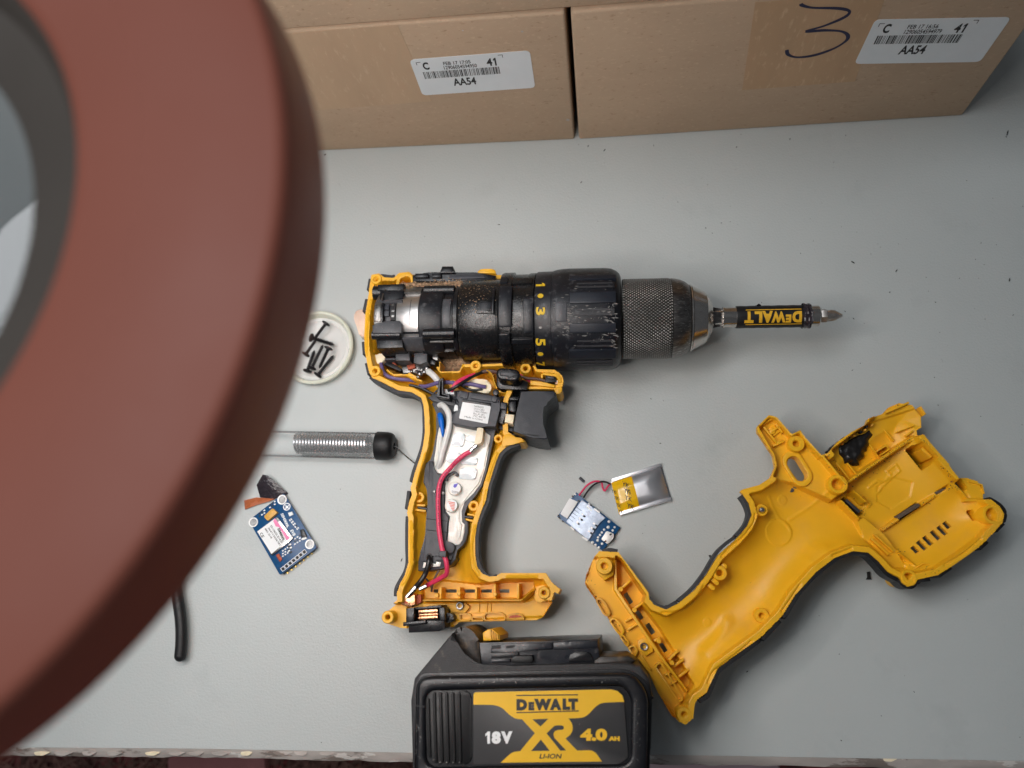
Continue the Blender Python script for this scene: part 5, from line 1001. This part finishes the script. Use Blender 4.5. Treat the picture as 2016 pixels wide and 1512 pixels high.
# black mode selector rail along the top edge
part('selector_rail', G().px([(812, 541), (845, 538), (850, 535), (935, 536), (976, 542), (976, 554), (812, 554)], 24, 37, .7), M_blk, dr); part('selector_knob', G().px([(864, 538), (870, 523), (891, 523), (897, 537)], 22, 39, 1.2), M_blk, dr)
for x0, x1 in ((817, 843), (850, 868)): part('rail_block', G().px(rect(x0, 538, x1, 546), 35, 39, .5), M_blk, dr)
part('rail_block', G().px([(885, 542), (950, 541), (955, 547), (885, 550)], 35, 38, .5), M_gry, dr)
part('yellow_hook', G().px(cr([(940, 536), (944, 531), (955, 529.5), (972, 530), (976, 535)], 4)+[(976, 538), (940, 538)], 20, 34, .8), M_yel, dr)
part('ear_wall', band(roundpoly([(779, 560), (783, 542), (800, 535), (812, 541), (813, 562)], 4), roundpoly([(785, 559), (788, 548), (800, 543), (808, 546), (809, 559)], 3), 10, 33, .3), M_yel, dr)
# sawdust caught in the housing
def dust(path, w, z, seed, n=160):
    r = random.Random(seed); g = G(); q = cr(path, 8)
    for i in range(n):
        p = q[int(r.random()*len(q))]; c = W((p[0]+r.gauss(0, 3), p[1]+r.gauss(0, w)), z); s = .25+.5*r.random(); zz = z+r.uniform(-1.2, .8)
        v = [(c[0]+s*r.uniform(-1, 1.6), c[1]+s*r.uniform(-1, 1), zz+s*r.uniform(-.8, .8)) for _ in range(5)]; g.add(v, [(0, 1, 2), (0, 2, 3), (0, 3, 4), (1, 4, 2)])
    return g
def dustbed(pts, z, seed, amp=.9):
    xs = WL(cr(pts, 4, True), z); a = np.array(xs); lo, hi = a.min(0), a.max(0); gx, gy = np.meshgrid(np.arange(lo[0], hi[0]+.4, .4), np.arange(lo[1], hi[1]+.4, .4)); ins = inside(gx, gy, xs); d, _, _ = seg_dist(gx, gy, xs)
    nz = np.random.RandomState(seed).rand(*gx.shape); nz = .6*nz+.2*np.roll(nz, 1, 0)+.2*np.roll(nz, 1, 1); gz = z-2+2*np.clip(d/1.5, 0, 1)+amp*(nz-.5)
    c = ins[:-1, :-1] | ins[1:, 1:]; idx = np.arange(gx.size).reshape(gx.shape); yy, xx = np.nonzero(c); g = G(); g.v = np.c_[gx.ravel(), gy.ravel(), gz.ravel()].tolist(); g.f = np.c_[idx[yy, xx], idx[yy, xx+1], idx[yy+1, xx+1], idx[yy+1, xx]].tolist(); return g
for i, (pts, z, path, w) in enumerate((([(783, 559), (800, 554), (850, 554), (905, 549), (912, 556), (900, 564), (836, 564), (830, 570), (796, 574)], 37, [(790, 564), (840, 558), (905, 554)], 3.5), ([(905, 556), (955, 557), (972, 562), (968, 570), (910, 566)], 46, [(905, 558), (940, 562), (970, 566)], 3), ([(866, 705), (900, 700), (912, 712), (905, 728), (870, 730)], 17, [(870, 712), (905, 720)], 6), ([(905, 704), (960, 708), (1050, 700), (1052, 713), (915, 718)], 24, [(905, 706), (980, 706), (1050, 706)], 3))):
    part('sawdust', dustbed(pts, z, i), M_dust, dr, kind='stuff'); part('sawdust', dust(path, w, z+1, i+30), M_dust, dr, kind='stuff')
g = G(); r = random.Random(6)
for i in range(260):
    px, py = r.choice([(r.uniform(902, 978), r.gauss(590, 16)), (r.uniform(905, 978), r.gauss(562, 6)), (r.uniform(900, 1050), r.gauss(700, 5))]); x, th = surf(px, py, 81.5*RS) if 552 < py < 690 else (None, None)
    if x is None: continue
    s = .12+.22*r.random(); s *= .8; a, b, c = onaxis(x, th, 81.3*RS), onaxis(x+s*2, th+s*.04, 82*RS), onaxis(x+s*.5, th+s*.1, 81.3*RS); d = onaxis(x-s, th+.02, 81.6*RS); g.add([a, b, c, d], [(0, 1, 2), (0, 2, 3), (0, 3, 1)])
part('grit', g, M_dust, dr, kind='stuff')
# wires, solder and windings under the motor
part('copper_winding', G().tube(cr([W3(p, 26) for p in ((766, 690), (772, 698), (764, 700), (773, 706), (766, 708))], 4), .8, 6), M_copd, dr); part('copper_winding', G().tube(cr([W3(p, 24) for p in ((773, 714), (780, 720), (776, 724), (786, 728))], 4), .8, 6), M_copd, dr)
part('white_wire_cover', G().px(cr([(733, 700), (747, 698), (758, 694), (757, 708), (745, 716), (735, 712)], 4, True), 18, 25, 1.5), M_slk if False else M_cream, dr)
g = G(); r = random.Random(2)
for i in range(16): g.ball(W3((832+r.gauss(0, 6), 733+r.gauss(0, 7)), 22+r.random()*5), .9+r.random()*1.3, .8, 8, 6)
part('solder_blob', g, M_sold, dr); part('lead_frame', G().px([(790, 722), (822, 716), (836, 724), (834, 732), (794, 735)], 18, 25, .5), M_zinc, dr); part('lead_frame', G().px([(800, 719), (816, 715), (818, 724), (803, 728)], 20, 27, .5), M_copd, dr)
def wire(nm, pts, z, rpx, m, n=6): zs = z if hasattr(z, '__len__') else [z]*len(pts); return part(nm, G().tube(cr([W3(p, h) for p, h in zip(pts, zs)], n), MM(rpx, pts[0], zs[0]), 10), m, dr)
wire('white_wire', [(836, 727), (846, 733), (855, 741), (862, 750), (865, 760)], (24, 26, 27, 26, 24), 6, M_wwht)
wire('purple_wire', [(747, 708), (750, 716), (754, 731), (764, 741), (783, 746), (806, 748), (824, 751)], (22, 24, 25, 26, 26, 25, 22), 3.6, M_wpur)
wire('purple_wire', [(826, 760), (838, 760.5), (850, 757.5), (862, 753.5), (877, 752.5), (908, 755), (929, 756.5), (945, 760), (956, 762)], (23, 25, 27, 29, 30, 30, 30, 30, 29), 3.8, M_wpur)
part('potting_drop', G().px(roundpoly([(918, 752), (932, 746), (952, 746), (965, 751), (968, 765), (962, 775), (940, 771), (922, 765)], 6), 20, 28.5, 1.2, seg=3), M_cream, dr)
wire('red_wire', [(888, 770), (893, 762), (899, 754), (910, 747), (924, 741), (935, 738)], (33, 34, 34, 33, 31, 29), 4.2, M_wred)
wire('brown_wire', [(933, 739), (945, 734), (958, 730.5), (972, 731.5), (985, 735)], (29, 28, 28, 28, 27), 3.6, M_wbrn)
wire('black_wire', [(882, 769), (893, 764), (905, 757), (920, 747.5), (933, 740), (950, 733), (970, 731)], (34, 35, 35, 33, 30, 28, 26), 3.2, M_wblk)
wire('black_wire', [(905, 757), (920, 765), (933, 768), (950, 766)], 29, 2.5, M_wblk)
wire('brown_wire', [(1024, 741), (1040, 745), (1056, 746), (1074, 750)], 29, 2.8, M_wbrn); wire('brown_wire', [(1024, 737), (1034, 746), (1046, 752)], 26, 2.2, M_wred)
# ---- controller module in the grip
tray = [(856, 783), (880, 782), (893, 770), (902, 768), (987, 781), (984, 806), (976, 842), (968, 880), (958, 928), (950, 957), (936, 976), (920, 993), (913, 1010), (914, 1026), (922, 1026), (922, 1048), (917, 1066), (910, 1076), (899, 1082), (896, 1093), (898, 1100), (888, 1113), (870, 1119), (846, 1124), (823, 1124), (823, 1106), (828, 1086), (834, 1066), (839, 1050), (839, 1018), (842, 990), (842, 964), (833, 950), (836, 926), (838, 912), (849, 906), (853, 886), (859, 850), (860, 812), (850, 796)]
part('module_tray', G().px(tray, 14, 28, .5), M_gry, dr)
pot = [(886, 834), (905, 838), (948, 846), (966, 858), (962, 884), (954, 926), (946, 953), (932, 971), (914, 988), (908, 1006), (909, 1028), (915, 1032), (914, 1048), (910, 1064), (904, 1072), (894, 1073), (881, 1066), (884, 1028), (887, 1016), (878, 1008), (876, 990), (878, 968), (874, 955), (878, 944), (892, 936), (888, 930), (872, 933), (861, 931), (854, 920), (855, 902), (858, 886), (861, 860), (864, 842), (870, 838), (876, 846), (882, 845)]
part('potting', G().px(pot, 20, 28.45, .25), M_pot, dr)
for x0, y0, x1, y1 in ((891, 851, 914, 880), (917, 856, 938, 872), (880, 888, 905, 912), (908, 898, 940, 916), (905, 920, 938, 945)): part('potted_block', G().px(roundpoly([(x0+3, y0), (x1+2, y0+3), (x1-3, y1), (x0-3, y1-3)], 5), 27, 29.6, .7, seg=3), M_potb, dr)
rb('tray_ridge', [(962, 872), (950, 926), (941, 952), (918, 978), (903, 1000), (901, 1022), (908, 1034), (904, 1060)], 2.5, 27, 29.2, M_pot)
part('wire_channel', G().px([(844, 908), (853, 908), (853, 922), (860, 935), (872, 938), (876, 950), (874, 972), (872, 1010), (884, 1018), (881, 1028), (876, 1064), (893, 1070), (896, 1078), (892, 1088), (870, 1096), (850, 1092), (848, 1104), (832, 1106), (836, 1066), (842, 1050), (844, 1006), (845, 966)], 20, 30.2, .5), M_gry, dr)
rb('channel_hook', cr([(878, 946), (880, 938), (888, 932), (894, 929), (899, 932), (898, 937)], 4), 4, 24, 32, M_gry); 
for x, y in ((854.5, 967), (871.5, 970)): part('channel_peg', G().px(circ((x, y), 3.2, 14), 28, 31.4, .3), M_zinc, dr)
for y in (1021, 1043): rb('channel_seam', [(840, y), (880, y+5)], 1.6, 28, 30.4, M_ink_shade)
part('tray_clip', G().px([(830, 1088), (892, 1094), (888, 1104), (870, 1102), (858, 1100), (858, 1110), (828, 1106)], 22, 29, .4), M_gry, dr); part('potting_end', G().px([(834, 1104), (846, 1103), (868, 1107), (866, 1115), (832, 1118)], 20, 28.6, .3), M_pot, dr)
part('wire_slot', G().px(capsule((845, 1095), (845, 1112), 6), 28, 30.5), M_ink_shade, dr)
for pts in ([(816, 994), (837, 995)], [(816, 1003), (838, 1006)], [(920, 1012), (935, 1015)], [(916, 1022), (932, 1026)]): rb('clip_rib', pts, 4, 14, 27.5)
rb('tray_pin', [(822, 999), (842, 1002)], 3.2, 20, 28.5, M_gry); rb('tray_pin', [(914, 1017), (930, 1019)], 3.2, 20, 28.5, M_gry)
sw = [(900, 770), (906, 770), (986, 782), (984, 806), (977, 842), (964, 839), (948, 838), (936, 843), (892, 834), (889, 828), (891, 814), (905, 806), (906, 790), (897, 786)]
part('switch_box', G().px(sw, 20, 36, .7), M_gry, dr); part('box_cover', G().px([(928, 773), (972, 779), (982, 783), (981, 792), (926, 784)], 34, 37.2, .4), M_gry, dr); part('box_cover', G().px([(908, 770), (923, 773), (920, 785), (906, 782)], 34, 37.0, .4), M_gry, dr)
rb('box_step', [(910, 788), (965, 796)], 5, 35, 37.4, M_blk)
part('led_window', G().px(roundpoly([(893, 810), (895, 797), (901, 797), (902, 808)], 2), 30, 36.6, .5), M_wht, dr)
for x, y in ((976, 772), (973, 785)): part('box_rivet', G().px(circ((x, y), 6.4, 20), 33, 37.9, .4), M_gry if y > 780 else M_blk, dr)
lz = 36.6; q = [(911, 790), (966.5, 800), (960, 834.5), (903.5, 823.5)]
lab1 = part('module_label', G().px(roundpoly(q, 2), 35.9, lz, .05), M_wht, dr); a, b, d = (np.array(p) for p in (q[0], q[1], q[3])); Qm = lambda u, v: tuple(a+(b-a)*u+(d-a)*v)
for s, u0, v0, u1, v1 in (('N696432', .43, .10, .76, .20), ('DCS-C001', .44, .24, .80, .34), ('118251700051', .46, .38, .92, .48), ('Rev.R 2P1', .46, .52, .84, .62), ('LNC 404 70', .46, .65, .90, .75), ('Made in China', .18, .79, .82, .89)): part('lettering', text_px(G(), s, Qm(u0, v0), Qm(u1, v0), Qm(u0, v1), lz+.06, .0), M_ink_shade, lab1)
# wire connector
part('connector_frame', band([(864, 747), (873, 743), (873, 774), (886, 776), (885, 786), (859, 781)], [(867.5, 750), (869.5, 749), (869.5, 777), (881, 779.5), (881, 781), (866, 778.5)], 20, 37, .3), M_blk, dr)
part('wire_connector', G().px([(875, 765), (894, 768), (894, 777), (876, 775)], 24, 32.5, .4), M_wht, dr); part('module_arm', G().px([(842, 782), (862, 772), (866, 780), (884, 786), (896, 786), (896, 800), (884, 797), (852, 790)], 18, 29.5, .5), M_gry, dr)
wire('black_wire', [(806, 758), (826, 763), (845, 772), (858, 779)], 24, 3, M_wblk); wire('black_wire', [(846, 786), (854, 775), (864, 766)], 27, 2, M_wblk)
# wires down the grip
wire('white_wire', [(864, 800), (870, 797), (878, 804), (884, 816), (885, 832), (882, 850), (876, 872), (871, 890), (867, 906), (863, 921)], (26, 29, 31, 32, 32, 32, 31.5, 31, 30.5, 27), 5.8, M_wwht)
part('blue_sleeve', G().tube(cr([W3(p, h) for p, h in zip([(865, 814), (867.5, 822), (869.5, 836), (871.5, 850), (872.5, 861)], (28, 30.5, 31, 31, 29))], 6), [.5, 1.0, 1.4, 1.6, 1.65, 1.65, 1.65, 1.7, 1.7, 1.7, 1.65, 1.6, 1.5, 1.4, 1.3, 1.2, 1.1, 1.05, 1, .95, .9, .8, .6, .4, .2], 12), M_blue, dr)
wire('white_wire', [(868, 860), (866, 885), (867, 900)], 28.5, 4, M_wwht)
wire('red_wire', [(927, 889), (918, 893), (908, 900), (898, 909), (887, 921), (876, 933), (869, 944), (865, 956), (863, 972), (862.5, 990), (863, 1010), (864, 1036), (867, 1062), (872, 1086), (878, 1104), (880, 1118), (879, 1130), (871, 1136), (853, 1146), (838, 1154)], [33]*4+[34]*4+[34]*7+[33, 31, 28, 25, 22], 4.6, M_wred)
q = cr([W3(c, 34+1.36) for c in ((908, 900), (898, 909), (887, 921), (876, 933), (869, 944), (865, 956), (863, 972), (862.5, 990), (863, 1010), (864, 1036))], 6); g = G()
for i in range(2, len(q)-1):
    if i % 4 == 3: continue
    a_, b_ = np.array(q[i]), np.array(q[i+1]); d_ = (b_-a_)/np.linalg.norm(b_-a_); n_ = np.array([-d_[1], d_[0], 0])*.22; m_ = a_+(b_-a_)*.55; g.flat([a_-n_, m_-n_, m_+n_, a_+n_])
part('wire_print', g, M_ink_shade, dr, kind='stuff')
part('crimp_ferrule', G().tube(cr([W3((924, 891), 33), W3((931, 884), 33), W3((939, 877), 33)], 3), [MM(4, (930, 880), 33), 1.35, 1.5, 1.5, 1.3, 1.5, 1.4], 10), M_sold, dr)
part('terminal_cover', G().px(roundpoly([(940, 841), (952, 843), (948, 872), (937, 876), (934, 870)], 2), 28, 35, .8), M_cream, dr)
part('wire_strap', G().px([(863, 1085), (878, 1084), (878, 1097), (863, 1096)], 28, 36.6, .5), M_gry, dr)
wire('black_wire', [(845, 1090), (845, 1102), (842, 1116), (837, 1130), (829, 1143), (820, 1154), (815, 1160)], (27, 31, 31, 30, 30, 29, 29), 5.2, M_wblk)
part('ring_lug', G().tube([W3(p, 29.5) for p in ((819, 1155), (813, 1162), (806, 1169), (800, 1176))], [1.5, 1.55, 1.1, 1.2], 10), M_sold, dr); part('ring_lug', G().tube([W3(p, 27) for p in ((840, 1153), (832, 1157), (825, 1160))], [1.35, 1.4, 1.2], 10), M_sold, dr)
wire('brown_wire', [(871, 1110), (864, 1123), (857, 1136), (852, 1150), (849.5, 1164)], (24, 26, 26, 25, 22), 2.3, M_wbrn); wire('brown_wire', [(838, 1139), (843, 1144), (848, 1154), (851, 1160)], 23, 1.8, M_wbrn)
for (x, y), mk in (((894.5, 961.5), M_navy), ((888, 995), mat('red_print', (.72, .12, .07), .5))):
    w = W((x, y), 32); rr = MM(13.4, (x, y), 32); c_p = part('capacitor', G().vlathe(w, [(rr*.97, 26), (rr, 31), (rr*.93, 31.9), (rr*.86, 32), (.01, 32)], 32, cap=False), M_pot, dr, 'round potted capacitor with '+('blue' if y < 970 else 'red')+' marks on its end')
    w = W((x+2, y), 32.1); part('capacitor_face', G().vlathe(w, [(rr*.80, 31.9), (rr*.78, 32.2), (.01, 32.2)], 28, cap=False), M_wht, c_p)
    if y < 970: part('ink_mark', G().px([(x-1, y-8), (x+4, y-9), (x+8, y-11), (x+4, y-3), (x+1, y-1), (x-2, y-3)], 32.2, 32.3), mat('violet_ink', (.10, .08, .5), .5), c_p); part('lettering', text_px(G(), 'SAMI', (x-5, y+4), (x+7, y+6), (x-5, y+8), 32.3), M_ink_shade, c_p)
    else:
        for i in range(6): part('ink_mark', G().px(slot((x+1+i*.6, y-6+i*3.0), 13-i*1.5, 1.6, 10), 32.2, 32.3), mk, c_p)
# trigger group
tg = [(1024, 769), (1060, 770), (1088, 769), (1094, 772), (1093, 779), (1082, 788), (1073, 797), (1069, 812), (1069, 832), (1073, 848), (1077, 864), (1070, 865), (1050, 862), (1030, 856), (1009, 849), (1016, 815), (1022, 790)]
part('trigger', G().px(cr(tg[:5], 1)+cr(tg[4:11], 4)[1:]+tg[11:], 10, 41, 3.2, seg=4), M_trig, dr); rb('trigger_lip', [(1028, 854), (1060, 858)], 2, 38, 41.3, M_rubk)
part('plunger', G().px([(995, 814), (1013, 816), (1010, 835), (993, 831)], 22, 34, .8), M_cream, dr)
part('plunger_boot', G().px([(984, 790), (998, 792), (996, 812), (992, 835), (977, 832), (980, 812)], 18, 33, .8), M_blk, dr); part('boot_clip', G().px([(985, 792), (998, 794), (996, 806), (984, 804)], 30, 35, .5), M_gry, dr); part('boot_clip', G().px([(1002, 790), (1016, 790), (1015, 811), (1000, 809)], 20, 30, .6), M_blk, dr)
part('slider_rail', G().px([(985, 779), (1022, 781), (1020, 788), (986, 786)], 20, 29, .5), M_blk, dr); part('slider_rail', G().px([(976, 835), (1010, 843), (1009, 850), (976, 843)], 18, 28, .5), M_gry, dr); part('slider_rail', G().px([(977, 846), (1018, 852), (1016, 858), (977, 852)], 12, 22, .5), M_wbrn, dr)
part('selector_body', G().px([(977, 740), (1023, 744), (1040, 752), (1038, 768), (985, 766), (978, 760)], 14, 34, .8), M_blk, dr)
bt2 = part('direction_button', G().px(capsule((988.5, 735.5), (1012, 738), 12), 20, 46, 1.3, seg=3), M_blk, dr); aw = [(984, 731), (1001, 732), (1001, 727.5), (1018, 737.5), (1000, 745.5), (1000, 741.5), (984, 740)]
part('arrow_mark', G().px(aw, 45, 46.2), M_ink_shade, bt2); part('arrow_face', G().px([(986, 733), (1003, 734), (1003, 731), (1014, 737.5), (1002, 743), (1002, 739.5), (986, 738)], 45.5, 46.45, .1), M_gry2, bt2)
part('lamp_holder', G().px([(1074, 739), (1095, 743), (1095, 752), (1073, 753)], 20, 31.5, .5), M_rubk, dr); part('lamp_clip', G().px([(1078, 740), (1092, 742), (1090, 746), (1078, 744)], 30, 32.5, .3), M_gry, dr)
part('work_light', G().lathe(W3((1092, 752), 29), W3((1107, 754), 29), [(0, .7), (1, 1.3), (3.2, 1.3), (4.0, .9), (4.3, .3)], 16), M_slk, dr, 'small clear work light at the front of the yellow frame')
part('frame_finger', G().px([(1044, 748), (1073, 753), (1092, 757), (1092, 763), (1044, 757)], 18, 32.5, .5), M_yel, dr); part('frame_wall', G().px([(1044, 757), (1090, 764), (1090, 768), (1044, 765)], 18, 25, .3), M_yelw, dr)
for x in (1051, 1066): part('frame_stud', G().px(rect(x-3, 762, x+3, 767), 20, 26.5, .3), M_yel, dr)
part('frame_tip', G().px(cr([(1094, 764), (1103, 760), (1107, 765), (1104, 773), (1097, 776), (1092, 772)], 3, True), 14, 31.6, .6), M_yel, dr); rb('frame_corner', [(1067, 736), (1067, 744)], 4, 20, 31); rb('frame_corner', [(1068, 736), (1096, 738), (1102, 744), (1102, 753)], 5, 18, 32)
part('guard_horn', G().px([(990, 858), (1000, 853), (1014, 858), (1026, 865), (1034, 867), (1030, 872), (1008, 873), (996, 880), (986, 880)], 14, 31.6, .8), M_yel, dr)
# ---- battery contacts at the foot
part('terminal_block', G().px([(788, 1170), (816, 1168), (818, 1190), (806, 1196), (789, 1190)], 16, 27, .6), M_cop, dr); part('terminal_side', G().px([(818, 1171), (829, 1170), (829, 1187), (819, 1192)], 14, 23, .5), M_copd, dr); part('terminal_hole', G().px(circ((799, 1186), 4, 14, 2), 26, 27.1), M_copd, dr)
part('contact_block', G().px([(804, 1223), (836, 1222), (875, 1219), (877, 1237), (863, 1243), (804, 1246)], 10, 33, .8), M_blk, dr)
part('contact_rail', G().px([(793, 1225), (838, 1221), (838, 1229), (793, 1233)], 14, 36, .7), M_blk, dr); part('contact_wall', G().px([(799, 1198), (815, 1196), (815, 1224), (799, 1226)], 12, 36, .7), M_blk, dr); part('contact_wall', G().px([(815, 1196), (868, 1191), (871, 1197), (815, 1201)], 12, 34, .6), M_blk, dr); part('contact_wall', G().px([(864, 1196), (875, 1196), (877, 1222), (865, 1222)], 12, 34, .6), M_blk, dr)
part('contact_floor', G().px([(815, 1200), (865, 1196), (866, 1222), (815, 1224)], 8, 20), M_rubk, dr)
for y0, y1 in ((1200, 1207), (1208, 1212), (1213, 1219)): part('copper_contact', G().px([(823, y0+1), (862, y0-1), (862, y1-1), (823, y1+1)], 16, 33 if y0 != 1208 else 31.5, .7), M_cop, dr)
part('contact_nose', G().px(roundpoly([(877, 1206), (888, 1208), (894, 1214), (891, 1223), (877, 1227)], 3), 10, 28, 1), M_blk, dr)
# ================================================================== bit holder and bit held in the chuck
AXc = axmm
bh = thing('bit_holder', 'chrome magnetic bit holder with a torn black printed sleeve, clamped in the chuck', 'bit holder', W((1520, 624), ZC), None)
def turn2(nm, prof, m, parent, seg=48): return part(nm, G().lathe(A0, A1, [(axr(x, max(r, 12)*RS), r*RS) for x, r in prof], seg), m, parent)
turn2('steel_shank', [(1408, 14), (1424, 14), (1426, 17.5), (1427.5, 19.4), (1616, 19.4), (1617.5, 18)], M_stl, bh); turn2('shank_collar', [(1425.5, 17), (1425.5, 20.2), (1429, 20.2), (1429, 17)], M_stl, bh)
pr = [(1452, 19.5), (1452, 20.8)]+[(1452+i*7.2, 21.0+.25*math.sin(i*1.7)) for i in range(1, 19)]+[(1588, 21.2), (1588, 19.5)]
sl = turn2('printed_sleeve', pr, M_rubk, bh)
r = random.Random(9)
def crumple(nm, x0, x1, rr, th0, th1, amp, n=16, mseg=6):
    v, f = [], []
    for i in range(mseg+1):
        for k in range(n+1): v.append(onaxis(axr(x0+(x1-x0)*i/mseg, 20*RS)+r.uniform(-.25, .25), th0+(th1-th0)*k/n, (rr+r.uniform(-amp*.3, amp))*RS))
    for i in range(mseg):
        for k in range(n): q = i*(n+1)+k; f.append((q, q+1, q+n+2, q+n+1))
    return part(nm, G().add(v, f), M_foil, bh, sharp=20)
crumple('torn_sleeve_end', 1583, 1600, 21.8, -math.pi, math.pi, 3.2, 26, 6)
crumple('torn_flap', 1494, 1503, 21.5, -1.9, -1.1, 4.0, 6, 3)
M_gold_print = mat('sleeve_yellow_print', (.72, .40, .02), .5, var=.1, vs=400, spots=(((.03, .03, .03), 1300, .66, .72, .8),))
rs_ = 21.45*RS
def sleeve_text(s, x0, x1, y0, y1, bold=.06):
    """print turned half round: reads from the bit end towards the chuck"""
    v, f = sliced(*text_raw(s, bold), 12); xa, _ = surf(x0, (y0+y1)/2, rs_); xb, _ = surf(x1, (y0+y1)/2, rs_); _, ta = surf((x0+x1)/2, y0, rs_); _, tb_ = surf((x0+x1)/2, y1, rs_)
    part('lettering', G().add([onaxis(xb+(xa-xb)*a, ta+(tb_-ta)*b, rs_) for a, b in v], f), M_gold_print, sl)
for s, x0, x1, y0, y1 in (('D', 1560, 1579, 612.5, 635), ('E', 1547, 1558, 619, 635), ('W', 1519, 1547, 613, 635), ('A', 1501, 1522, 612, 635.5), ('L', 1486, 1501, 612.5, 635.5), ('T', 1466, 1484, 613, 636)): sleeve_text(s, x0, x1, y0, y1)
for y in (609.3, 638.4):
    xa, t0 = surf(1468, y-.8, rs_); xb, t1 = surf(1578, y+.8, rs_); _, t0 = surf(1520, y-.8, rs_); _, t1 = surf(1520, y+.8, rs_); part('print_rule', G().flat([onaxis(xa, t0, rs_), onaxis(xb, t0, rs_), onaxis(xb, t1, rs_), onaxis(xa, t1, rs_)]), M_gold_print, sl)
bi = thing('screwdriver_bit', 'dull grey cross-head screwdriver bit at the far right tip of the holder', 'bit', W((1640, 622), ZC))
turn2('bit_shank', [(1610, 9), (1618, 11.5), (1621, 13), (1630, 13), (1632, 11)], M_bit, bi, 6)
turn2('bit_core', [(1630, 11), (1634, 9), (1652, 6), (1661, 1.5)], M_bit, bi, 16)
for k in range(4):
    th = math.pi/4+k*math.pi/2+.3; v = []
    for x, ro in ((1631, 11), (1636, 13), (1645, 12), (1662, 2.2)):
        for s in (-1, 1):
            for rr in (3, ro): v.append(onaxis(axr(x, 10*RS), th+s*(.12 if rr > 3 else .5), rr*RS if ro > 3 else min(rr, ro)*RS))
    f = []
    for i in range(3):
        o = i*4; f += [(o+1, o+5, o+7, o+3), (o, o+4, o+5, o+1), (o+3, o+7, o+6, o+2)]
    part('bit_wing', G().add(v, f+[(0, 1, 3, 2), (12, 14, 15, 13)]), M_bit, bi, sharp=20)
